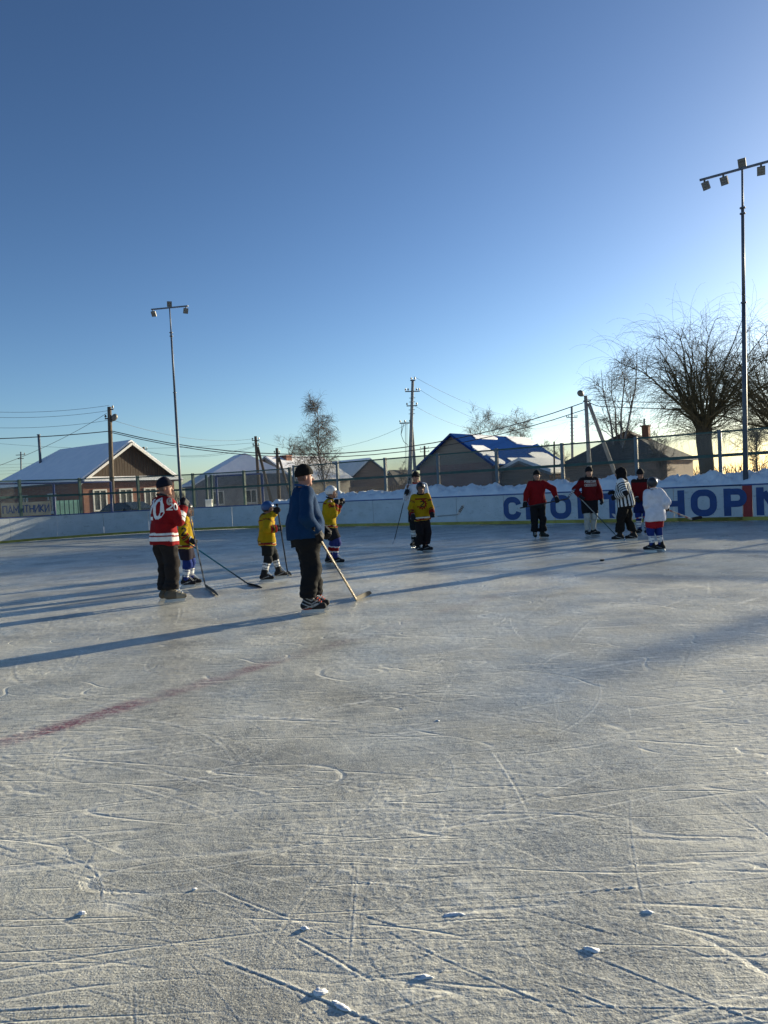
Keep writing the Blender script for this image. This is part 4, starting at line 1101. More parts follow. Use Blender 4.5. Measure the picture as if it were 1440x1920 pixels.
# far-off wood on the horizon
N_ = 2600
ang = rg.uniform(-.75, .75, N_); dist = rg.uniform(230, 320, N_)
st = np.stack([np.sin(ang) * dist, np.cos(ang) * dist, np.zeros(N_)], 1)
hh = 3 + 2.2 * vnoise(ang * 25, ang * 0, seed=31) + rg.uniform(0, 2.2, N_)
P5 = curves(st, np.stack([rg.normal(0, .25, N_), rg.normal(0, .25, N_), np.ones(N_)], 1), hh, 4, 0, .12, rg)
v, f = tubes_mesh(P5, np.linspace(.16, .05, 5)[None].repeat(N_, 0), 3)
o = meshobj('far_wood', v, f, 'twig'); tag(o, 'far-off line of bare winter trees along the horizon', 'wood', kind='stuff')
# ================================================================== PEOPLE (implicit surfaces meshed with surface nets)
def nets(fn, lo, hi, h):
    lo = np.array(lo); hi = np.array(hi)
    n = np.ceil((hi - lo) / h).astype(int) + 1
    ax = [lo[k] + np.arange(n[k]) * h for k in range(3)]
    G = np.stack(np.meshgrid(*ax, indexing='ij'), -1).reshape(-1, 3).astype(np.float32)
    v = fn(G).reshape(n)
    ins = v < 0
    c = np.zeros(tuple(n - 1), dtype=np.int8)
    for dx in (0, 1):
        for dy in (0, 1):
            for dz in (0, 1):
                c += ins[dx:n[0] - 1 + dx, dy:n[1] - 1 + dy, dz:n[2] - 1 + dz]
    act = (c > 0) & (c < 8)
    I = np.argwhere(act)
    ids = -np.ones(tuple(n - 1), dtype=np.int64); ids[act] = np.arange(len(I))
    acc = np.zeros((len(I), 3)); cnt = np.zeros(len(I))
    corners = [(dx, dy, dz) for dx in (0, 1) for dy in (0, 1) for dz in (0, 1)]
    for a in corners:
        for k in range(3):
            if a[k]: continue
            b_ = list(a); b_[k] = 1
            va = v[I[:, 0] + a[0], I[:, 1] + a[1], I[:, 2] + a[2]]; vb = v[I[:, 0] + b_[0], I[:, 1] + b_[1], I[:, 2] + b_[2]]
            m_ = (va < 0) != (vb < 0)
            t = np.where(m_, va / (va - vb + 1e-12), 0)
            q = np.tile(np.array(a, float), (len(I), 1)); q[:, k] += t
            acc += q * m_[:, None]; cnt += m_
    V = lo + (I + acc / cnt[:, None]) * h
    F_ = []
    for k in range(3):
        k1, k2 = (k + 1) % 3, (k + 2) % 3
        sl0 = [slice(None)] * 3; sl1 = [slice(None)] * 3
        sl0[k] = slice(0, -1); sl1[k] = slice(1, None)
        A_ = ins[tuple(sl0)]; B_ = ins[tuple(sl1)]
        E_ = np.argwhere(A_ != B_)
        E_ = E_[(E_[:, k1] > 0) & (E_[:, k2] > 0) & (E_[:, k1] < n[k1] - 1) & (E_[:, k2] < n[k2] - 1)]
        fl = A_[tuple(E_.T)]
        def cell(o1, o2):
            q = E_.copy(); q[:, k1] -= o1; q[:, k2] -= o2; return ids[tuple(q.T)]
        q = np.stack([cell(1, 1), cell(0, 1), cell(0, 0), cell(1, 0)], 1)
        q[~fl] = q[~fl][:, ::-1]
        F_.append(q)
    F_ = np.concatenate(F_)
    return V, F_[(F_ >= 0).all(1)]
def nrm(v): v = np.array(v, float); return v / (np.linalg.norm(v) + 1e-12)
def smin(a, b_, k):
    h_ = np.clip(.5 + .5 * (b_ - a) / k, 0, 1)
    return b_ + (a - b_) * h_ - k * h_ * (1 - h_)
def seg(P, a, b_, ra, rb):
    a = np.array(a, np.float32); ba = np.array(b_, np.float32) - a; pa = P - a
    t = np.clip(pa @ ba / (ba @ ba + 1e-9), 0, 1)
    return np.linalg.norm(pa - t[:, None] * ba, axis=1) - (ra + (rb - ra) * t)
def segt(P, a, b_):
    a = np.array(a, np.float32); ba = np.array(b_, np.float32) - a
    return (P - a) @ ba / (ba @ ba + 1e-9)
def ell(P, c, r, R_=None):
    q = P - np.array(c, np.float32)
    if R_ is not None: q = q @ np.array(R_, np.float32).T
    r = np.array(r, np.float32)
    k = np.linalg.norm(q / r, axis=1)
    return (k - 1) * r.min() * (1.0 + 0 * k)
def loft(P, a, b_, side, front, ts, As, Bs):
    a = np.array(a, np.float32); ax = np.array(b_, np.float32) - a; L_ = np.linalg.norm(ax); ax = ax / L_
    pa = P - a; t = pa @ ax / L_; s_ = pa @ np.array(side, np.float32); f_ = pa @ np.array(front, np.float32)
    A_ = np.interp(t, ts, As); B_ = np.interp(t, ts, Bs)
    k = np.sqrt((s_ / A_) ** 2 + (f_ / B_) ** 2)
    d = (k - 1) * np.minimum(A_, B_)
    return np.maximum(d, np.maximum(-t * L_, (t - 1) * L_))
def fold(P, amp, sx, sz, seed):
    return 1.8 * amp * (vnoise(P[:, 0] * sx, P[:, 1] * sx, P[:, 2] * sz, seed) + .5 * vnoise(P[:, 0] * sx * 2.1, P[:, 1] * sx * 2.1, P[:, 2] * sz * 2.1, seed + 1))
def ik(a, c, l1, l2, pole):
    a = np.array(a, float); c = np.array(c, float); d = c - a; L_ = np.linalg.norm(d); mx_ = (l1 + l2) * .995
    if L_ > mx_: c = a + d / L_ * mx_; d = c - a; L_ = mx_
    x = (l1 * l1 - l2 * l2 + L_ * L_) / (2 * L_); h_ = math.sqrt(max(l1 * l1 - x * x, 1e-6)); dn = d / L_
    p = np.array(pole, float); p = p - dn * (p @ dn); p = nrm(p)
    return a + dn * x + p * h_, c
Zv = np.array([0, 0, 1.])
def C(*c): return np.array(c, float)
YEL, RED_, BLK, WHT, BLU, NAVY = C(.36, .235, .006), C(.22, .008, .010), C(.014, .014, .016), C(.70, .70, .68), C(.02, .09, .26), C(.012, .022, .11)

class Fig:
    pass
def decal(fig, parent, mesh_o, name, strokes, width, org, rx, up, nrmv, color, m='fabric'):
    """flat print: stroke ribbons draped on a garment by ray casting"""
    me = mesh_o.data
    bvh = fig.bvh.get(mesh_o.name)
    if bvh is None:
        bvh = BVHTree.FromPolygons([v.co for v in me.vertices], [tuple(p.vertices) for p in me.polygons]); fig.bvh[mesh_o.name] = bvh
    B = fig.B; mb = MB(); nn = nrm(nrmv)
    for si, s_ in enumerate(strokes):
        s_ = np.array(s_, float); out = [s_[0]]
        for a, b_ in zip(s_[:-1], s_[1:]):
            k = max(1, int(np.linalg.norm(b_ - a) / .02))
            for i in range(1, k + 1): out.append(a + (b_ - a) * i / k)
        Lp, Rp = offset_path(out, width)
        def cast(q):
            w = org + rx * q[0] + up * q[1] - B
            hit = bvh.ray_cast(Vector(tuple(w + nn * .5)), Vector(tuple(-nn)), .9)
            return np.array(hit[0]) + nn * (.004 + .0006 * (si % 4)) if hit[0] is not None else None
        cl = [(cast(l), cast(r)) for l, r in zip(Lp, Rp)]
        for (l0, r0), (l1, r1) in zip(cl[:-1], cl[1:]):
            if any(x is None for x in (l0, r0, l1, r1)): continue
            if max(np.linalg.norm(l1 - l0), np.linalg.norm(r1 - r0), np.linalg.norm(l0 - r0)) > width * 2.5 + .05: continue
            mb.add([l0, r0, r1, l1], [(0, 1, 2, 3)])
    if mb.v:
        meshobj(name, mb.v, mb.f, m, parent, None, True, col=np.tile(color, (len(mb.v), 1)))

def stick(label, topp, heel, toe, colf, blade_col, up=None, tape=None):
    topp, heel, toe = np.array(topp, float), np.array(heel, float), np.array(toe, float)
    base = np.array([heel[0], heel[1], 0.])
    e = empty('hockey_stick', base, label, 'hockey stick', 'hockey sticks')
    d = topp - heel; L_ = np.linalg.norm(d); d = d / L_; bd = toe - heel; BL = np.linalg.norm(bd); bd = bd / BL
    nn = nrm(np.cross(bd, d)); hv = nrm(np.cross(nn, bd))
    if hv @ d < 0: hv = -hv
    # shaft as rounded-rect tube
    prof = [(-.015, -.007), (-.012, -.010), (.012, -.010), (.015, -.007), (.015, .007), (.012, .010), (-.012, .010), (-.015, .007)]
    x = nrm(np.cross(d, nn)); ns = 25
    t = np.linspace(0, 1, ns); V = []; Cc = []
    for ti in t:
        p = heel + hv * .025 + (topp - heel - hv * .025) * ti
        for a, b_ in prof: V.append(p + x * a + nn * b_); Cc.append(colf(ti))
    F_ = [(i * 8 + j, i * 8 + (j + 1) % 8, i * 8 + 8 + (j + 1) % 8, i * 8 + 8 + j) for i in range(ns - 1) for j in range(8)] + [tuple(range(8)), tuple(range(ns * 8 - 1, ns * 8 - 9, -1))]
    meshobj('shaft', V, F_, 'shell', e, base, False, col=np.array(Cc))
    k = 10; V = []
    for i in range(k + 1):
        s_ = i / k; c = heel + bd * BL * s_ + nn * .02 * s_ * s_
        hh = .06 * (1 if s_ < .8 else math.sqrt(max(.12, 1 - ((s_ - .8) / .2) ** 2)))
        lo_ = .012 * max(0, (s_ - .8) / .2) ** 2 + .0
        for (a, b_) in ((lo_, -.005), (lo_, .005), (hh, .005), (hh, -.005)): V.append(c + hv * a + nn * b_)
    F_ = [(i * 4 + j, i * 4 + (j + 1) % 4, i * 4 + 4 + (j + 1) % 4, i * 4 + 4 + j) for i in range(k) for j in range(4)] + [(0, 1, 2, 3), (k * 4 + 3, k * 4 + 2, k * 4 + 1, k * 4)]
    bo = meshobj('blade', V, F_, 'gear', e, base, False, col=np.tile(blade_col, (len(V), 1)))
    if tape is not None:
        mb = MB()
        for s_ in (.3, .45, .6, .75):
            c = heel + bd * BL * s_ + nn * .02 * s_ * s_
            mb.box(c + hv * .03, .03, .014, .063, bd, nn, hv)
        o = meshobj('tape', mb.v, mb.f, 'fabric', bo, base, False, col=np.tile(tape, (len(mb.v), 1)))
    mbk = MB().tube([topp - d * .03, topp - d * .025, topp - d * .005, topp + d * .004], [.018, .021, .021, .014], 10)
    meshobj('butt_knob', mbk.v, mbk.f, 'fabric', e, base, True, col=np.tile(tape if tape is not None else BLK, (len(mbk.v), 1)))
    return e

def person(label, pos, head, H, o):
    """pos ground xy, head = facing angle (0 away from camera, 90 to image right), o = options"""
    g_ = o.get
    fig = Fig(); fig.bvh = {}
    B = np.array([pos[0], pos[1], 0.]); fig.B = B
    e = empty('person', B, label, 'person'); fig.e = e
    a = math.radians(head); f = np.array([math.sin(a), math.cos(a), 0]); r = np.array([math.cos(a), -math.sin(a), 0])
    fig.f, fig.r = f, r
    k = H / 1.78; hs = k ** .45; lift = .062 * k ** .5; bulk = g_('bulk', 1.0); belly = g_('belly', 1.0); vox = g_('vox', .0165); vk = vox / .0125
    drop = g_('crouch', .002) * H; lean = math.radians(g_('lean', 3))
    hip = B + Zv * (.525 * H + lift - drop) + f * g_('hipback', 0.0)
    ax = nrm(Zv * math.cos(lean) + f * math.sin(lean)); fr = nrm(f - ax * (f @ ax))
    tw = math.radians(g_('twist', 0)); sr = nrm(r * math.cos(tw) + f * math.sin(tw))     # shoulder line
    chest = hip + ax * .29 * H; neck = hip + ax * .315 * H
    hyaw = math.radians(head + g_('hyaw', 0)); hp = math.radians(g_('hpitch', 0))
    hf = np.array([math.sin(hyaw) * math.cos(hp), math.cos(hyaw) * math.cos(hp), -math.sin(hp)]); hr_ = np.array([math.cos(hyaw), -math.sin(hyaw), 0]); hu = np.cross(hr_, hf)
    hc = neck + ax * (.035 * H) + Zv * .075 * hs + f * .03 * hs
    RH = np.stack([hr_, hf, hu])
    # limbs
    sh = {s_: chest + sr * (.112 * H * s_ * g_('shw', 1.0)) - ax * .012 * H for s_ in (-1, 1)}
    up_, fo = .168 * H, .150 * H
    hand = {}
    elb = {}; grip = {}
    for s_, nm in ((-1, 'lh'), (1, 'rh')):
        t = g_(nm)
        if t is None: t = sh[s_] + r * s_ * .05 * H - Zv * .34 * H + f * .04 * H
        t = np.array(t, float); grip[s_] = t
        w = t - nrm(t - sh[s_]) * .055 * k
        pole = g_(nm + 'p'); pole = (-Zv * .8 - f * .7 + r * s_ * .5) if pole is None else np.array(pole, float)
        elb[s_], hand[s_] = ik(sh[s_], w, up_, fo, pole)
    hj = {s_: hip + r * s_ * .053 * H - Zv * .01 * H for s_ in (-1, 1)}
    ank = {}; knee = {}; fdir = {}
    for s_, nm in ((-1, 'lf'), (1, 'rf')):
        off = g_(nm, (s_ * .075 * H, 0.0)); fy = math.radians(head + g_(nm + 'y', s_ * 12))
        fdir[s_] = np.array([math.sin(fy), math.cos(fy), 0])
        p = B + r * off[0] + f * off[1]
        ank[s_] = p + Zv * (.052 * H + lift) ; 
        knee[s_], ank[s_] = ik(hj[s_], ank[s_], .236 * H, .226 * H, f + fdir[s_] * .6)
    fig.hand, fig.hip, fig.chest, fig.ax, fig.fr, fig.sr = grip, hip, chest, ax, fr, sr
    allp = np.array([hip, chest, hc + Zv * .2, *sh.values(), *elb.values(), *hand.values(), *knee.values(), *ank.values(), *grip.values()])
    mk = lambda pts, pad: (np.min(pts, 0) - pad, np.max(pts, 0) + pad)
    # ---------------- body: one skin surface, head to ankle
    def f_head(P):
        d = ell(P, hc + hu * .02 * hs, np.array([.074, .094, .105]) * hs, RH)
        d = smin(d, ell(P, hc + hf * .028 * hs - hu * .055 * hs, np.array([.056, .062, .062]) * hs, RH), .03)
        d = smin(d, seg(P, hc + hf * .088 * hs - hu * .004 * hs, hc + hf * .112 * hs - hu * .038 * hs, .010 * hs, .015 * hs), .012)
        d = smin(d, ell(P, hc + hf * .075 * hs - hu * .098 * hs, np.array([.022, .02, .018]) * hs, RH), .02)
        for s_ in (-1, 1):
            d = smin(d, ell(P, hc + hr_ * s_ * .076 * hs - hu * .015 * hs - hf * .005, np.array([.012, .022, .032]) * hs, RH), .008)
            d = np.maximum(d, -ell(P, hc + hr_ * s_ * .031 * hs + hf * .098 * hs + hu * .008 * hs, np.array([.018, .016, .012]) * hs, RH))
        return d
    def f_body(P):
        d = f_head(P)
        d = smin(d, seg(P, neck - ax * .04 * H, hc - hu * .06 * hs - hf * .01, .058 * k, .052 * hs), .03)
        d = smin(d, loft(P, hip - ax * .05 * H, neck, r, fr, [0, .3, .65, .9, 1], np.array([.085, .085, .095, .07, .035]) * H * bulk, np.array([.06, .058, .06, .045, .03]) * H * bulk), .04)
        for s_ in (-1, 1):
            d = smin(d, seg(P, sh[s_], elb[s_], .030 * H, .026 * H), .03); d = smin(d, seg(P, elb[s_], hand[s_], .025 * H, .018 * H), .015)
            d = smin(d, ell(P, hand[s_] + nrm(hand[s_] - elb[s_]) * .03, np.array([.03, .03, .03]) * k), .02)
            d = smin(d, seg(P, hj[s_], knee[s_], .048 * H, .034 * H), .03); d = smin(d, seg(P, knee[s_], ank[s_], .034 * H, .024 * H), .02)
        return d
    lo, hi = mk(allp, .14); lo[2] = max(lo[2], .02)
    V, F_ = nets(f_body, lo, hi, min(vox, .0145) * 1.05)
    q = (V - hc) @ RH.T / hs
    sk = np.tile(g_('skin', C(.36, .19, .13)), (len(V), 1))
    lips = np.exp(-((q[:, 2] + .068) / .009) ** 2 - (q[:, 0] / .026) ** 2) * (q[:, 1] > .05)
    brow = np.exp(-((q[:, 2] - .028) / .008) ** 2 - ((np.abs(q[:, 0]) - .033) / .02) ** 2) * (q[:, 1] > .04)
    hair = ((q[:, 1] < -.01) & (q[:, 2] > -.05) & (q[:, 2] < .2) & (np.abs(q[:, 0]) < .1)) * g_('hair', .7)
    cheek = np.exp(-((q[:, 2] + .03) / .03) ** 2 - ((np.abs(q[:, 0]) - .045) / .025) ** 2) * (q[:, 1] > .03) * .5
    sk = sk * (1 - lips[:, None] * .35) * (1 - brow[:, None] * .7); sk = sk * (1 - hair[:, None] * .85); sk[:, 0] *= 1 + .25 * cheek
    meshobj('body', V, F_, 'skin', e, B, True, col=sk)
    for s_ in (-1, 1):
        c = hc + hr_ * s_ * .031 * hs + hf * .083 * hs + hu * .008 * hs
        mb = MB(); mb.tube([c - hr_ * .011 * hs, c - hr_ * .007 * hs, c, c + hr_ * .007 * hs, c + hr_ * .011 * hs], np.array([.002, .009, .012, .009, .002]) * hs, 8)
        meshobj('eye', mb.v, mb.f, 'shell', e, B, True, col=np.tile(C(.08, .06, .05), (len(mb.v), 1)))
    # ---------------- top garment
    pad = g_('pad', 1.0); hem = g_('hem', .055) * H; loose = g_('loose', 1.0)
    t0 = hip - ax * hem; TL = np.linalg.norm(neck + ax * .01 * H - t0)
    tsA = [0, .12, .3, .55, .78, .90, .965, 1.0]
    As = np.array([.118 * loose, .116 * loose, .108 * loose, .112 * pad, .118 * pad, .105 * pad, .062, .045]) * H * bulk
    Bs = np.array([.090 * belly, .096 * belly, .100 * belly, .090 * (1 + .4 * (belly - 1)), .082 * pad, .066 * pad, .048, .040]) * H * bulk
    ra = g_('arm', 1.0) * H
    cuff = {s_: elb[s_] + (hand[s_] - elb[s_]) * g_('cuff', .86) for s_ in (-1, 1)}
    sd = g_('seed', 1) * 17
    def arms(P):
        d = None
        for s_ in (-1, 1):
            q_ = smin(seg(P, sh[s_] - sr * s_ * .02 * H, elb[s_], .049 * ra * pad, .043 * ra), seg(P, elb[s_], cuff[s_], .043 * ra, .038 * ra), .02)
            cd_ = nrm(hand[s_] - elb[s_]); q_ = np.maximum(q_, (P - cuff[s_].astype(np.float32)) @ cd_.astype(np.float32))
            d = q_ if d is None else np.minimum(d, q_)
        return d
    def torso(P):
        return loft(P, t0, neck + ax * .01 * H, nrm(sr + r), fr, tsA, As, Bs)
    lwx = g_('lw', 1.0) * H
    def f_under(P):
        d = loft(P, hip - ax * .09 * H, hip + ax * .08 * H, r, fr, [0, .4, 1], np.array([.098, .104, .095]) * min(lwx, 1.06 * H) * bulk, np.array([.078, .085, .075]) * min(lwx, 1.06 * H) * bulk * (1 + .5 * (belly - 1)))
        for s_ in (-1, 1):
            d = smin(d, seg(P, hj[s_], knee[s_], .080 * lwx, .072 * lwx) if g_('legs', 'pants') != 'pants' else seg(P, hj[s_], knee[s_], .066 * lwx, .052 * lwx), .03)
        return d
    def f_top(P):
        dt, da = torso(P), arms(P)
        d = smin(dt, da, g_('armk', .03))
        d = smin(d, f_under(P) - .022, .03)
        d = np.maximum(d, -((P - t0.astype(np.float32)) @ ax.astype(np.float32)))
        near = np.abs(d) < .05
        if near.any():
            Q = P[near]
            d[near] += fold(Q, .0075 * g_('wr', 1.0), 7, 4.5, sd) + .004 * g_('wr', 1.0) * vnoise(Q[:, 0] * 22, Q[:, 1] * 22, Q[:, 2] * 14, sd + 5)
        return d
    pts = np.array([t0, neck, *sh.values(), *elb.values(), *hand.values()])
    lo, hi = mk(pts, .19 * max(1, belly)); lo[2] = min(lo[2], t0[2] - .02)
    V, F_ = nets(f_top, lo, hi, g_('voxt', vox))
    dt, da = torso(V), arms(V)
    isarm = da < dt - .004
    tz = ((V - t0) @ ax) / TL
    at_ = np.zeros(len(V))
    for s_ in (-1, 1):
        m_ = ((V - chest) @ sr) * s_ > 0
        t1 = np.clip(segt(V, sh[s_], elb[s_]), 0, 1); t2 = np.clip(segt(V, elb[s_], cuff[s_]), 0, 1)
        w_ = seg(V, sh[s_], elb[s_], .04 * H, .04 * H) < seg(V, elb[s_], cuff[s_], .04 * H, .04 * H)
        at_ = np.where(m_, np.where(w_, t1, 1 + t2), at_)
    info = dict(P=V, arm=isarm, tz=tz, at=at_, side=((V - chest) @ sr), fwd=((V - chest) @ fr), H=H)
    jer = meshobj(g_('topname', 'jersey'), V, F_, 'fabric', e, B, True, col=g_('topcol')(info))
    fig.top = jer
    # collar
    cpts = [neck + ax * .012 * H + (sr * math.cos(t) * .050 + fr * math.sin(t) * .046) * H * bulk ** .5 - ax * .012 * H * math.sin(t) for t in np.linspace(0, 2 * np.pi, 17)]
    mb = MB().tube(cpts, .011 * H ** .5 * 1.0, 8, cap=False)
    meshobj('collar', mb.v, mb.f, 'fabric', e, B, True, col=np.tile(g_('collar', BLK), (len(mb.v), 1)))
    # ---------------- legs
    lg = g_('legs', 'pants'); lw = g_('lw', 1.0) * H
    pc = g_('pantcol', BLK)
    def pelvis(P): return loft(P, hip - ax * .09 * H, hip + ax * .08 * H, r, fr, [0, .4, 1], np.array([.098, .104, .095]) * min(lw, 1.06 * H) * bulk, np.array([.078, .085, .075]) * min(lw, 1.06 * H) * bulk * (1 + .5 * (belly - 1)))
    if lg == 'pants':
        def f_leg(P):
            d = pelvis(P)
            for s_ in (-1, 1):
                l_ = smin(seg(P, hj[s_], knee[s_], .066 * lw, .052 * lw), seg(P, knee[s_], ank[s_] + Zv * .015 * H, .051 * lw, .053 * lw), .02)
                d = smin(d, l_, .03)
            d = np.maximum(d, (ank[1][2] + g_('trcut', .03) * H) - P[:, 2])
            near = np.abs(d) < .05
            Q = P[near]
            d[near] += fold(Q, .012 * g_('pwr', 1.0), 6, 8, sd + 40) + .006 * np.clip((ank[1][2] + .16 * H - Q[:, 2]) / (.12 * H), 0, 1) * np.sin(Q[:, 2] * 95 + 5 * vnoise(Q[:, 0] * 9, Q[:, 1] * 9, Q[:, 2] * 3, sd)) + .004 * vnoise(Q[:, 0] * 18, Q[:, 1] * 18, Q[:, 2] * 26, sd + 44)
            return d
        pts = np.array([hip + ax * .09 * H, *hj.values(), *knee.values(), *ank.values()]); lo, hi = mk(pts, .16)
        V, F_ = nets(f_leg, lo, hi, vox)
        meshobj('trousers', V, F_, 'fabric', e, B, True, col=pc(V) if callable(pc) else np.tile(pc, (len(V), 1)))
    else:
        def f_sh(P):
            d = pelvis(P)
            for s_ in (-1, 1):
                kb = hj[s_] + (knee[s_] - hj[s_]) * .86; l_ = seg(P, hj[s_], kb, .078 * lw, .070 * lw); kd = nrm(knee[s_] - hj[s_]).astype(np.float32)
                l_ = np.maximum(l_, (P - kb.astype(np.float32)) @ kd); d = smin(d, l_, .03)
            near = np.abs(d) < .05
            d[near] += fold(P[near], .007, 7, 7, sd + 40)
            return d
        pts = np.array([hip + ax * .09 * H, *hj.values(), *knee.values()]); lo, hi = mk(pts, .17)
        V, F_ = nets(f_sh, lo, hi, vox)
        meshobj('hockey_pants', V, F_, 'fabric', e, B, True, col=pc(V) if callable(pc) else np.tile(pc, (len(V), 1)))
        for s_ in (-1, 1):
            def f_so(P):
                d = smin(seg(P, knee[s_] + Zv * .03 * H, ank[s_] + Zv * .02 * H, .050 * lw, .036 * lw), ell(P, knee[s_] + fr * .014 * H - Zv * .02 * H, np.array([.05, .05, .062]) * lw), .02)
                d = smin(d, seg(P, knee[s_], hj[s_] * .35 + knee[s_] * .65, .048 * lw, .052 * lw), .02)
                near = np.abs(d) < .03; d[near] += fold(P[near], .004, 9, 14, sd + 60 + s_)
                return d
            pts = np.array([knee[s_], ank[s_], hj[s_] * .35 + knee[s_] * .65]); lo, hi = mk(pts, .12)
            V, F_ = nets(f_so, lo, hi, vox * .85)
            t = segt(V, knee[s_], ank[s_])
            meshobj('sock', V, F_, 'fabric', e, B, True, col=g_('sock')(t))
    # ---------------- skates
    sc = k ** .6 * g_('footk', 1.0)
    for s_ in (-1, 1):
        fd = fdir[s_]; rd = np.array([fd[1], -fd[0], 0]); p0 = np.array([ank[s_][0], ank[s_][1], ank[s_][2] - .052 * H - lift]); sz = p0[2] + .056 * sc
        def L3(x, y, z): return p0 + fd * x * sc + rd * y * sc + Zv * (z * sc)
        heel_, toe_ = L3(-.055, 0, .105), L3(.165, 0, .092)
        def f_bt(P):
            d = seg(P, heel_, toe_, .046 * sc, .037 * sc)
            shaft = seg(P, L3(-.028, 0, .12), L3(-.002, 0, .245), .050 * sc, .052 * sc)
            d = smin(d, shaft, .03); d = smin(d, seg(P, L3(.035, 0, .16), L3(.035, 0, .265), .022 * sc, .024 * sc), .02)
            d = smin(d, seg(P, L3(.0, 0, .16), L3(.11, 0, .11), .042 * sc, .034 * sc), .03)
            d = np.maximum(d, sz - P[:, 2]); d = np.maximum(d, P[:, 2] - (p0[2] + .268 * sc))
            return d
        lo, hi = mk(np.array([L3(-.1, 0, .03), L3(.2, 0, .29), heel_, toe_]), .07 * sc)
        V, F_ = nets(f_bt, lo, hi, .0095 * vk)
        q = np.stack([(V - p0) @ fd, (V - p0) @ rd, V[:, 2] - p0[2]], 1) / sc
        bt = meshobj('skate', V, F_, 'gear', e, B, True, col=g_('boot')(q))
        # holder profile
        pr = [(-.085, .058), (.185, .058), (.175, .040), (.165, .022), (-.10, .022), (-.092, .040)]
        ho = MB().prism([L3(x, -.011, z) for x, z in pr[:3] + pr[3:]], rd * .022 * sc)
        hol = [(-.02, .046), (.085, .046), (.07, .030), (-.01, .030)]
        ho2 = ho.build('blade_holder', g_('holderm', 'holder'), bt, B)
        bl = [(-.118, .012), (-.105, .0225), (.178, .0225), (.196, .016), (.175, .002), (.10, .0), (-.06, .0), (-.105, .003)]
        MB().prism([L3(x, -.002, z) for x, z in bl], rd * .004 * sc).build('blade', 'bladesteel', bt, B)
        lc = MB()
        for i in range(5):
            x_, z_ = .055 + .022 * (4 - i) * .9 - .02, .145 + .022 * i
            lc.tube([L3(x_ + .018, -.028, z_ - .012), L3(x_ + .032, 0, z_), L3(x_ + .018, .028, z_ - .012)], .005 * sc, 5)
        meshobj('laces', lc.v, lc.f, 'fabric', bt, B, True, col=np.tile(g_('lace', C(.6, .6, .58)), (len(lc.v), 1)))
    # ---------------- gloves
    gk = k ** .5 * g_('glovek', 1.0)
    for s_, nm in ((-1, 'lh'), (1, 'rh')):
        fd = nrm(hand[s_] - elb[s_]); kx = g_(nm + 'axis'); kx = (r * .2 + f * .9) if kx is None else np.array(kx, float)
        kx = nrm(kx - fd * (kx @ fd)); nn = np.cross(fd, kx)
        if g_(nm + 'flip', (nn @ (r * s_)) < 0): nn = -nn
        h0 = hand[s_]
        def G3(x, y, z): return h0 + (fd * x + kx * y + nn * z) * gk
        def f_gl(P):
            d = seg(P, G3(-.085, 0, .0), G3(-.005, 0, .003), .058 * gk, .050 * gk)
            d = np.maximum(d, -((P - G3(-.085, 0, 0).astype(np.float32)) @ fd.astype(np.float32)))
            q_ = np.stack([(P - h0) @ fd, (P - h0) @ kx, (P - h0) @ nn], 1) / gk
            bx = np.abs(q_ - np.array([.035, 0, .006])) - np.array([.038, .042, .016])
            bxd = (np.linalg.norm(np.maximum(bx, 0), axis=1) + np.minimum(bx.max(1), 0) - .014) * gk
            d = smin(d, bxd, .012)
            for i in range(4):
                y = (i - 1.5) * .0255; l_ = [.9, 1.0, .97, .8][i]
                fg = np.minimum(seg(P, G3(.07, y, .010), G3(.07 + .032 * l_, y, -.018), .0155 * gk, .0145 * gk), seg(P, G3(.07 + .032 * l_, y, -.018), G3(.07 + .004 * l_, y, -.052), .0145 * gk, .013 * gk))
                d = smin(d, fg, .004)
            th = np.minimum(seg(P, G3(.0, .045, -.005), G3(.04, .058, -.03), .019 * gk, .017 * gk), seg(P, G3(.04, .058, -.03), G3(.072, .040, -.05), .017 * gk, .014 * gk))
            return smin(d, th, .008)
        lo, hi = mk(np.array([G3(-.1, 0, 0), G3(.12, 0, 0)]), .085 * gk)
        V, F_ = nets(f_gl, lo, hi, .0085 * vk)
        q = np.stack([(V - h0) @ fd, (V - h0) @ kx, (V - h0) @ nn], 1) / gk
        meshobj('glove', V, F_, 'gear', e, B, True, col=g_('glove', lambda q: np.where((np.abs(q[:, :1] + .03) < .012), C(.10, .10, .10), BLK))(q))
    # ---------------- headgear
    hg = g_('hat', 'beanie'); hcl = g_('hatcol', C(.012, .012, .015))
    top_c = hc + hu * .028 * hs
    if hg == 'beanie':
        tilt = nrm(hu + hf * g_('hattilt', -.15))
        def f_h(P):
            d = ell(P, top_c + hu * .012 * hs - hf * .004, np.array([.090, .110, .120]) * hs, RH)
            pl = -((P - (hc + hu * .028 * hs).astype(np.float32)) @ tilt.astype(np.float32)) - g_('hatlow', .012)
            d = np.maximum(d, pl)
            br = np.maximum(ell(P, top_c + hu * .004, np.array([.097, .117, .116]) * hs, RH), np.abs(pl + .028) - .030)
            d = smin(d, br, .010)
            near = np.abs(d) < .03; Q = P[near]
            d[near] += .0018 * vnoise(Q[:, 0] * 50, Q[:, 1] * 50, Q[:, 2] * 20, 3)
            return d
        V, F_ = nets(f_h, hc - .16, hc + .19, .010)
        meshobj('beanie', V, F_, 'fabric', e, B, True, col=np.tile(hcl, (len(V), 1)))
    elif hg == 'hood':
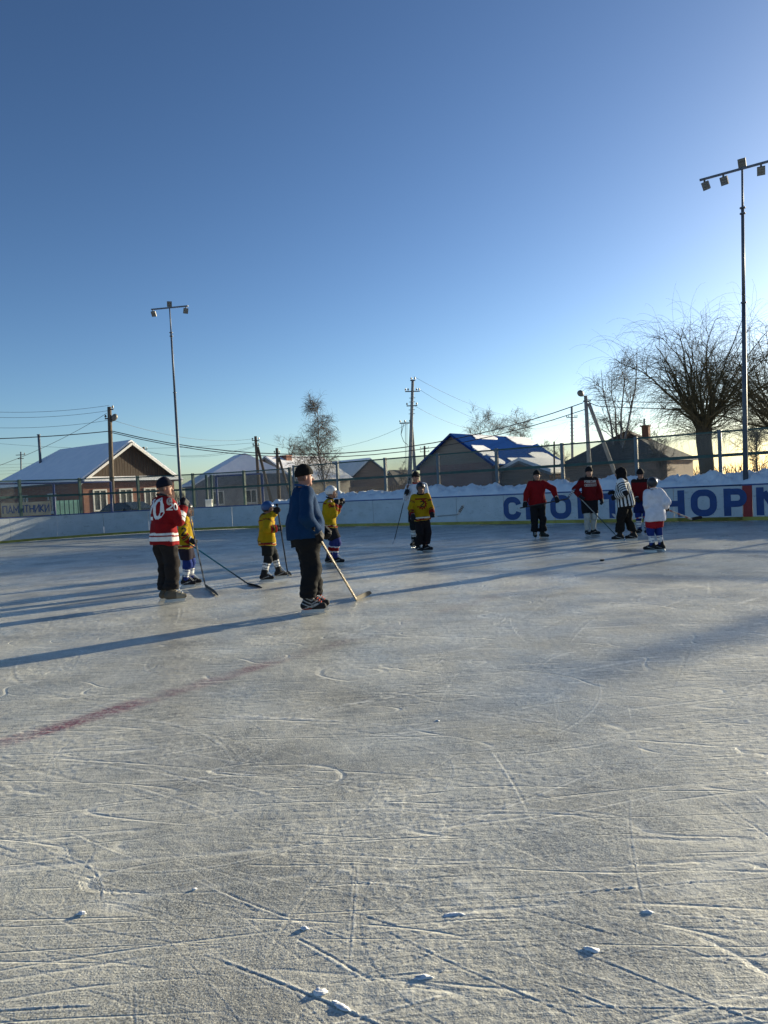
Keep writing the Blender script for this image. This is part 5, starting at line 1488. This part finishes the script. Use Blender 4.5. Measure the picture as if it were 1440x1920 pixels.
        def f_h(P):
            d = ell(P, hc + hu * .012 * hs - hf * .022, np.array([.112, .128, .150]) * hs, RH)
            d = smin(d, seg(P, hc - hu * .10 - hf * .03, neck - ax * .02 * H - f * .03, .092, .105), .05)
            d = np.maximum(d, -ell(P, hc + hf * .16 - hu * .03, np.array([.075, .12, .095]) * hs, RH))
            near = np.abs(d) < .03; d[near] += fold(P[near], .006, 12, 12, 9)
            return d
        V, F_ = nets(f_h, hc - .32, hc + .22, .013)
        meshobj('hood', V, F_, 'fabric', e, B, True, col=np.tile(hcl, (len(V), 1)))
    else:
        def f_h(P):
            q = ((P - hc.astype(np.float32)) @ RH.T.astype(np.float32)) / hs
            d = ell(P, top_c + hu * .010 * hs - hf * .004, np.array([.108, .128, .122]) * hs, RH)
            groove_ = np.abs(np.abs(q[:, 0]) - .045) - .006
            d = d + np.where(groove_ < 0, .005, 0) * (q[:, 2] > .05)
            d = d + np.where(np.abs(q[:, 1] + .01) < .005, .004, 0) * (q[:, 2] < .10)
            low = np.where(q[:, 1] > .03, .035, np.where(q[:, 1] > -.03, -.055, -.070))
            d = np.maximum(d, (np.interp(q[:, 1], [-.1, -.05, .02, .05, .12], [-.065, -.07, -.055, .03, .045]) - q[:, 2]) * hs)
            d = np.maximum(d, -ell(P, top_c, np.array([.088, .106, .103]) * hs, RH))
            return d
        V, F_ = nets(f_h, hc - .19, hc + .20, .0095 * min(vk, 1.15))
        q = (V - hc) @ RH.T / hs
        hm = meshobj('helmet', V, F_, 'shell', e, B, True, col=(g_('helmcol')(q) if g_('helmcol') else np.tile(hcl, (len(V), 1))))
        mb = MB()
        def hp_(x, y, z): return hc + (hr_ * x + hf * y + hu * z) * hs
        for z in np.linspace(.035, -.115, 7):
            rr = .100 - .18 * max(0, -z - .03) ** 1.2
            mb.tube([hp_(rr * math.sin(t) * .98, .03 + rr * 1.05 * math.cos(t), z) for t in np.linspace(-1.35, 1.35, 11)], .0032, 5)
        for t in np.linspace(-1.1, 1.1, 9):
            mb.tube([hp_((.100 - .18 * max(0, -z - .03) ** 1.2) * math.sin(t) * .98, .03 + (.100 - .18 * max(0, -z - .03) ** 1.2) * 1.05 * math.cos(t), z) for z in np.linspace(.04, -.115, 8)], .0028, 5)
        if g_('cage', True):
            mb.build('face_cage', 'cage', hm, B)
    return fig

# ---------------- garment patterns
def pat_yellow(i):
    c = np.tile(YEL, (len(i['tz']), 1)); tz, at_, arm = i['tz'], i['at'], i['arm']
    body = ~arm
    wav = tz + .012 * np.sin(i['side'] * 14)
    c[body & (wav < .022)] = C(.60, .46, .06); c[body & (wav >= .022) & (wav < .075)] = RED_; c[body & (wav >= .075) & (wav < .088)] = C(.6, .5, .2)
    c[body & (wav >= .088) & (wav < .108)] = BLK * 1.5
    c[body & (wav >= .135) & (wav < .150) & (np.abs(i['side']) < .09)] = BLK * 1.5
    y = at_ - .10 * np.sin(i['fwd'] * 16)
    c[arm & (y > .20) & (y < .27)] = RED_ * .8; c[arm & (y > .31) & (y < .36)] = BLK * 1.5
    c[arm & (y > 1.30) & (y < 1.45)] = RED_; c[arm & (y > 1.48) & (y < 1.58)] = BLK * 1.5; c[arm & (y > 1.66)] = RED_ * .8
    yo = (tz > .80) & (tz < .835); c[yo & body] = RED_ * .7
    return c
def pat_red20(i):
    c = np.tile(C(.22, .009, .012), (len(i['tz']), 1)); tz, at_, arm = i['tz'], i['at'], i['arm']; body = ~arm
    c[body & (tz > .075) & (tz < .165)] = WHT; c[body & (tz > .195) & (tz < .24)] = WHT
    c[arm & (at_ > 1.02) & (at_ < 1.22)] = WHT; c[arm & (at_ >= 1.22) & (at_ < 1.30)] = BLK * 1.4; c[arm & (at_ >= 1.30) & (at_ < 1.58)] = WHT
    return c
def pat_plain(col, yoke=None):
    def f_(i):
        c = np.tile(col, (len(i['tz']), 1))
        if yoke is not None: c[i['tz'] > .86] = yoke
        return c
    return f_
def pat_ref(i):
    w_ = .062
    ph = np.where(i['arm'], i['at'] * .29, np.arctan2(i['side'], -i['fwd']) * .165)
    ph = np.where((~i['arm']) & (i['tz'] > .80), i['tz'] * .55, ph)
    return np.where(((ph / w_) % 1 < .5)[:, None], WHT, BLK * 1.3)
def boot_black(q):
    c = np.tile(BLK * 1.3, (len(q), 1))
    sw = np.abs(q[:, 2] - (.10 + .35 * (q[:, 0] - .02))) < .007
    c[sw & (q[:, 0] < .1)] = C(.35, .35, .34); c[q[:, 2] > .255] = C(.10, .10, .10); return c
def boot_tan(q):
    c = np.tile(C(.11, .095, .075), (len(q), 1)); c[(q[:, 0] > .06)] = C(.26, .23, .18); c[q[:, 0] > .175] = C(.05, .045, .04)
    c[(np.abs(q[:, 2] - .21) < .02) & (np.abs(q[:, 0]) < .025)] = C(.40, .38, .34); return c
def boot_red(q):
    c = boot_black(q)
    for k_ in (.085, .125, .165):
        c[(np.abs(q[:, 2] - (k_ + .5 * np.abs(q[:, 0] - .03))) < .006)] = C(.33, .33, .33)
    c[(q[:, 2] < .075) & (q[:, 0] < .03)] = C(.40, .05, .02); return c
def boot_green(q):
    c = np.tile(C(.03, .035, .03), (len(q), 1)); c[(q[:, 2] > .21) & (q[:, 2] < .235)] = C(.32, .30, .05); c[(q[:, 0] < -.02) & (q[:, 2] < .14)] = C(.14, .15, .13); return c
def sock_pat(base, stripes):
    def f_(t):
        c = np.tile(base, (len(t), 1))
        for a, b_, cl in stripes: c[(t > a) & (t < b_)] = cl
        return c
    return f_
sock_blue = sock_pat(C(.016, .035, .17), [(.40, .47, WHT), (.51, .70, WHT), (.74, .80, WHT)])
sock_black = sock_pat(C(.018, .02, .022), [(.30, .38, WHT), (.43, .58, WHT), (.62, .68, WHT)])
sock_navyred = sock_pat(C(.03, .04, .16), [(.30, .36, WHT), (.36, .58, RED_), (.58, .64, WHT)])
def gl_white(q): return np.where((q[:, 2:3] > .012) & (q[:, 0:1] > .0), C(.06, .06, .06), np.where(q[:, 0:1] < -.04, C(.5, .5, .48), BLK))
def gl_stripe(q): return np.where(np.abs(q[:, 0:1] + .055) < .012, C(.45, .44, .40), BLK * 1.2)

def G(px, py): return ground(px, py)[:2]
# --- 1 man in red jersey, arm on top of his stick
p = G(314, 1131)
hd = at(351, 948, p[1] + .10)
f1 = person('man in black beanie and red jersey numbered 20, black trousers', p, 42, 1.735, dict(vox=.012, voxt=.010, topcol=pat_red20, collar=C(.03, .03, .035), rh=hd, rhp=(-.2, -.5, -1), lh=hd + np.array([-.14, .12, -.16]), lhp=(.1, .6, -1),
    hatcol=C(.011, .012, .022), boot=boot_tan, legs='pants', lw=1.12, pantcol=C(.020, .017, .017), hem=.075, loose=1.04, bulk=1.0, rf=(.09, .02), lf=(-.09, .04), rfy=30, lfy=14, seed=1, rhaxis=(0, 0, 1), lhaxis=(0, 0, 1), glove=gl_white, hyaw=34, footk=1.05, holderm='holder'))
st, tw_ = text_strokes('20', .27, .16); st = [[(x * .78, y) for x, y in s_] for s_ in st]; tw_ *= .78
ctr = f1.chest - f1.ax * .13
for q_ in (1,):
    decal(f1, f1.top, f1.top, 'jersey_number', [[(x - tw_ / 2, y) for x, y in s_] for s_ in st], .048, ctr - np.array([0, 0, .13]) - f1.fr * .0, f1.sr, f1.ax, -f1.fr, WHT)
st2, tw2 = text_strokes('20', .085, .2)
sp_ = (f1.chest + f1.sr * .20) - f1.ax * .14
decal(f1, f1.top, f1.top, 'sleeve_number', [[(x - tw2 / 2, y) for x, y in s_] for s_ in st2], .02, sp_, f1.fr, f1.ax, f1.sr, WHT)
ring = [[(.035 * math.cos(t), .045 * math.sin(t)) for t in np.linspace(0, 2 * np.pi, 17)], [(-.015, -.02), (.015, .0), (-.01, .02)]]
decal(f1, f1.top, f1.top, 'shoulder_badge', ring, .022, f1.chest + f1.sr * .15 - f1.ax * .045, f1.fr, f1.ax, f1.sr - f1.fr * .5 + f1.ax * .3, C(.45, .40, .36))
stick('grey taped stick stood upright by the man in red jersey', hd + np.array([.0, -.02, .045]), ground(386, 1101, .0), ground(412, 1117, .01), lambda t: C(.30, .30, .30) if (t * 9) % 1 < .6 else C(.05, .05, .05), C(.10, .10, .095), tape=None)
# --- 2 child behind him
p = G(352, 1101)
h2 = at(361, 1018, p[1] - .18)
f2 = person('child in yellow jersey standing partly hidden behind the red-jersey man', p, 80, 1.34, dict(vox=.0135, topcol=pat_yellow, pad=1.12, hat='helmet', hatcol=BLK * 1.5, legs='shorts', pantcol=C(.022, .018, .03), sock=sock_blue, boot=boot_black, rh=h2, lh=h2 + np.array([-.10, .2, .05]), hem=.065, loose=1.08, lw=1.05, seed=2,
    rf=(.08, -.02), lf=(-.09, .06), rfy=5, lfy=0, rhaxis=(1, -.2, -.5), lhaxis=(1, -.2, -.5), glove=gl_stripe))
st, tw_ = text_strokes('2', .12, .2)
decal(f2, f2.top, f2.top, 'sleeve_mark', [[(x - tw_ / 2, y) for x, y in s_] for s_ in st], .022, f2.chest + f2.sr * .15 - f2.ax * .26, f2.fr, f2.ax, f2.sr, BLK * 1.4)
stick('teal stick reaching low over the ice from the half-hidden child', h2 + np.array([-.22, .03, .11]), ground(468, 1097), ground(494, 1101, .01), lambda t: C(.01, .13, .17) if t > .25 else C(.02, .05, .07), BLK * 1.6)
# --- 3 child with blue helmet
p = G(504, 1091)
ht = at(520, 958, p[1] - .10); hl = at(523, 994, p[1] - .14)
f3 = person('child in blue helmet and yellow jersey left of the man in blue', p, 66, 1.285, dict(vox=.0135, topcol=pat_yellow, pad=1.28, arm=1.15, hat='helmet', helmcol=lambda q: np.where((q[:, 2:3] > -.02), C(.02, .075, .22), BLK * 1.5), legs='shorts', pantcol=C(.016, .018, .018), sock=sock_black, boot=boot_black, rh=hl, lh=ht, hem=.075, loose=1.12, lw=1.02, seed=3,
    rf=(.10, -.10), lf=(-.02, .20), rfy=20, lfy=-5, rhaxis=(.1, 0, 1), lhaxis=(.1, 0, 1), glove=gl_stripe, hyaw=20, hpitch=5))
stick('black child stick held upright by the child in blue helmet', ht + (ht - hl) * .35, ground(540, 1076), ground(549, 1079, .01), lambda t: BLK * 1.6, C(.12, .11, .09))
# --- 4 big man in blue
p = G(581, 1150)
h4 = at(598, 1008, p[1] - .16)
f4 = person('big man in blue long-sleeved shirt and black beanie, foreground', p, 70, 1.755, dict(vox=.011, voxt=.010, topcol=pat_plain(C(.005, .030, .085)), topname='shirt', collar=C(.02, .06, .16), bulk=1.08, belly=1.28, arm=1.10, shw=1.12, hem=.035, loose=.96, rh=h4, rhp=(-.42, -.70, -.2), armk=.018, lh=h4 + np.array([.06, .28, .03]), legs='pants', lw=1.26, pantcol=C(.011, .011, .012), trcut=.035,
    boot=boot_red, lace=C(.62, .10, .06), rf=(.10, -.03), lf=(-.11, .07), rfy=14, lfy=16, seed=4, hatcol=C(.010, .009, .009), rhaxis=(.35, 0, -1), lhaxis=(.35, 0, -1), footk=1.05, hyaw=2, lean=-1, skin=C(.34, .165, .125), glovek=1.1))
st, tw_ = [[(0, .04), (.05, .05)], [(.0, -.02), (.05, -.01)], [(.0, -.08), (.045, -.07)], [(.01, .05), (.0, -.12)], [(.01, -.14), (.04, -.16)]], .05
decal(f4, f4.top, f4.top, 'back_lettering', [[(x - tw_ / 2, y) for x, y in s_] for s_ in st], .010, f4.chest - f4.ax * .09, f4.sr, f4.ax, -f4.fr, C(.10, .22, .40))
hl4 = ground(668, 1127)
dtop = nrm(h4 - hl4)
stick('tan and black striped stick held low by the man in blue', h4 + dtop * .20, hl4, ground(694, 1114, .02), lambda t: (C(.26, .20, .12) if t < .35 or t > .72 else (C(.05, .05, .06) if (t * 22) % 1 < .5 else C(.28, .24, .18))), C(.14, .125, .10))
# --- 5 white helmet
p = G(620, 1060)
h5 = at(634, 945, p[1] - .05)
f5 = person('player in white helmet and yellow jersey holding hands forward', p, 84, 1.56, dict(topcol=pat_yellow, pad=1.08, hat='helmet', helmcol=lambda q: np.where((np.abs(q[:, 0:1]) < .012) | (q[:, 2:3] < -.03), C(.15, .15, .15), C(.62, .62, .62)), legs='shorts', pantcol=C(.018, .018, .022), sock=sock_navyred, boot=boot_black, rh=h5, lh=at(643, 942, p[1] + .15), rhp=(-.3, -.4, -1), hem=.05, lw=.98, seed=5,
    rf=(.05, .10), lf=(-.08, -.02), crouch=.02, lean=6, rhaxis=(.5, .2, .8), lhaxis=(.5, .2, .8), rfy=5, lfy=0))
tp5 = at(646, 941, p[1] + .12)
stick('blue stick held up in front by the player in white helmet', tp5, at(570, 1046, p[1] + .75), at(558, 1049, p[1] + .9), lambda t: C(.03, .10, .20), BLK * 1.5)
st, tw_ = text_strokes('5', .09, .2)
decal(f5, f5.top, f5.top, 'sleeve_number', [[(x - tw_ / 2, y) for x, y in s_] for s_ in st], .02, f5.chest + f5.sr * .15 - f5.ax * .12, f5.fr, f5.ax, f5.sr, RED_)
# --- 6 front-facing yellow player
p = G(793, 1036)
ha, hb = at(774, 972, p[1] - .28), at(811, 968, p[1] - .30)
f6 = person('player in black helmet and yellow jersey with round red crest', p, 172, 1.575, dict(topcol=pat_yellow, hat='helmet', hatcol=BLK * 1.6, legs='pants', pantcol=C(.015, .012, .014), lw=1.08, boot=boot_black, rh=ha, lh=hb, hem=.055, loose=1.08, seed=6, crouch=.03, lean=8, rf=(.10, .02), lf=(-.07, -.02), rfy=-20, lfy=-55, rhaxis=(1, 0, 0), lhaxis=(1, 0, 0), glove=gl_stripe))
gear_ = [[(.085 * math.cos(t), .085 * math.sin(t)) for t in np.linspace(-2.6, 1.6, 20)]] + [[(.095 * math.cos(t), .095 * math.sin(t)), (.125 * math.cos(t), .125 * math.sin(t))] for t in np.linspace(-2.6, 1.6, 9)]
decal(f6, f6.top, f6.top, 'crest_ring', gear_, .026, f6.chest - f6.ax * .17, -np.array([1., 0, 0]) * -1, Zv, f6.fr, RED_)
decal(f6, f6.top, f6.top, 'crest_mark', [[(-.04, .05), (.02, .065), (.05, .03), (.02, .0), (-.03, -.03), (-.03, -.055), (.05, -.05)]], .022, f6.chest - f6.ax * .17, np.array([1., 0, 0]), Zv, f6.fr + np.array([0, 0, .02]), BLK * 1.4)
stick('white stick held level by the yellow player with the crest', ha + (ha - hb) * .12, at(861, 966, p[1] - .34), at(872, 947, p[1] - .34), lambda t: C(.62, .60, .55) if t > .45 else C(.20, .24, .26), C(.45, .46, .46), tape=C(.12, .12, .12))
# --- 7 white jersey behind
p = G(787, 1027)
h7 = at(761, 927, p[1] - .12)
f7 = person('player in black hat and white jersey behind the crested yellow player', p, 195, 1.82, dict(topcol=pat_plain(C(.62, .65, .70)), hatcol=BLK, legs='shorts', pantcol=BLK, sock=sock_black, boot=boot_black, rh=h7, rhp=(-.25, .5, -1), hem=.05, seed=7, collar=C(.35, .03, .03), rhaxis=(.1, 0, 1), hyaw=10, loose=1.05, pad=1.05))
tl = at(768, 897, p[1] - .10)
stick('black stick held upright by the white-jersey player in hat', tl, at(739, 1015, p[1] - .2), at(737, 1022, p[1] - .42), lambda t: BLK * 1.6 if (t < .62 or t > .82) else C(.35, .42, .50), C(.5, .52, .55))
# --- 8 red sweater left
p = G(1011, 1011)
ha, hb = at(983, 951, p[1] - .20), at(1046, 938, p[1] - .12)
f8 = person('man in plain red sweater holding his stick level with both hands', p, 183, 1.715, dict(topcol=pat_plain(C(.22, .008, .010)), topname='sweater', collar=BLK, hatcol=C(.015, .013, .013), legs='pants', pantcol=BLK, lw=1.08, boot=boot_green, rh=ha, lh=hb, rhp=(-1, .2, -.5), lhp=(1, .2, -.5), hem=.035, bulk=1.03, seed=8, rhaxis=(1, 0, .1), lhaxis=(1, 0, .1), glove=gl_stripe, rf=(.10, 0), lf=(-.09, 0), rfy=5, lfy=-45, hatlow=.0))
stick('dark stick with white blade tip held level by plain red sweater man', ha + (ha - hb) * .16, at(1066, 936, p[1] - .12), at(1079, 917, p[1] - .16), lambda t: BLK * 1.6, C(.10, .14, .22), tape=C(.5, .5, .5))
# --- 9 red sweater with lettering
p = G(1108, 1006)
ha, hb = at(1089, 935, p[1] - .24), at(1130, 948, p[1] - .05)
f9 = person('man in dark red sweater with white chest lettering and white socks', p, 176, 1.745, dict(topcol=pat_plain(C(.15, .008, .010), C(.02, .015, .015)), topname='sweater', collar=BLK, hatcol=BLK, legs='shorts', pantcol=BLK * 1.1, lw=.95, sock=sock_pat(C(.46, .46, .42), []), boot=boot_black, rh=ha, lh=hb, rhp=(-1, .3, -.4), hem=.02, seed=9, rhaxis=(.6, 0, -.7), glove=gl_stripe, rf=(.09, 0), lf=(-.09, -.04), rfy=0, lfy=-35))
for txt, zz in (('РОВЕСНИК', -.085), ('ОООООО', -.175)):
    st, tw_ = text_strokes(txt, .06, .24)
    kq = .30 / tw_
    decal(f9, f9.top, f9.top, 'chest_lettering', [[((x - tw_ / 2) * kq, y) for x, y in s_] for s_ in st], .012, f9.chest + f9.ax * zz, -f9.sr, f9.ax, f9.fr, C(.55, .50, .45))
stick('dark green stick slanting to the ice from the lettered sweater man', ha + nrm(ha - at(1160, 1006, p[1] - .9)) * .12, ground(1160, 1009), ground(1173, 1012, .01), lambda t: C(.35, .33, .28) if t > .55 else C(.03, .06, .05), BLK * 1.5)
# --- 10 referee
p = G(1176, 1016)
ha, hb = at(1146, 926, p[1] + .05), at(1152, 936, p[1] - .12)
f10 = person('referee in black and white striped shirt and dark hood', p, -62, 1.64, dict(topcol=pat_ref, topname='striped_shirt', collar=BLK, hat='hood', hatcol=C(.012, .010, .010), legs='pants', pantcol=C(.014, .013, .012), lw=1.14, boot=boot_black, rh=ha, lh=hb, hem=.06, bulk=1.18, loose=1.06, arm=1.16, lean=7, seed=10, rf=(.12, -.12), lf=(-.11, .14), rfy=-15, lfy=-18, voxt=.009, trcut=.045, wr=.6))
# --- 11 red with blue breezers behind
p = G(1206, 1003)
hb = at(1212, 969, p[1] - .35)
f11 = person('man in red sweater and blue hockey pants behind the referee', p, 205, 1.62, dict(topcol=pat_plain(C(.14, .008, .010), C(.02, .015, .015)), topname='sweater', collar=BLK, hatcol=BLK, legs='shorts', pantcol=C(.010, .02, .09), sock=sock_blue, boot=boot_black, lh=hb, rh=at(1196, 940, p[1] - .2), hem=.02, seed=11, hpitch=18, lean=8, lhaxis=(1, 0, .2), glove=gl_stripe, rf=(.09, 0), lf=(-.1, 0), rfy=25, lfy=10))
stick('white stick held across behind the referee with blade at left', at(1220, 967, p[1] - .36), at(1161, 979, p[1] - .5), at(1147, 964, p[1] - .5), lambda t: C(.62, .60, .56) if (t * 5) % 1 < .7 else C(.30, .05, .05), C(.52, .53, .52))
# --- 12 child in white
p = G(1231, 1035)
hb = at(1250, 955, p[1] + .12)
f12 = person('child in black helmet, long white jersey and red shorts, seen from behind', p, -12, 1.37, dict(topcol=pat_plain(C(.66, .66, .72)), hat='helmet', hatcol=BLK * 2, legs='shorts', pantcol=C(.30, .012, .02), sock=sock_blue, boot=boot_black, rh=hb, rhp=(.35, -.4, -1), lh=at(1217, 963, p[1] + .10), lhp=(-.35, -.4, -1), hem=.125, loose=1.14, pad=1.05, arm=1.2, lw=.98, seed=12, rf=(.10, 0), lf=(-.09, 0), lfy=-50, rfy=-38, collar=C(.6, .6, .62), hyaw=10, rhaxis=(1, .2, -.3), wr=1.3))
stick('dark-bladed stick pointing right from the child in white jersey', hb + nrm(hb - at(1297, 975, p[1] + .35)) * .15, at(1297, 976, p[1] + .35), at(1316, 972, p[1] + .42), lambda t: C(.42, .38, .32) if (t * 4) % 1 < .6 else C(.25, .05, .05), BLK * 1.3)
# puck
c = np.append(G(1129, 1052), 0.0)
mb = MB().tube([c + Zv * .004, c + Zv * .006, c + Zv * .028, c + Zv * .030], [.036, .038, .038, .036], 20)
tag(mb.build('puck', 'puck', None, c, True), 'black rubber puck lying on the open ice before the players', 'puck')
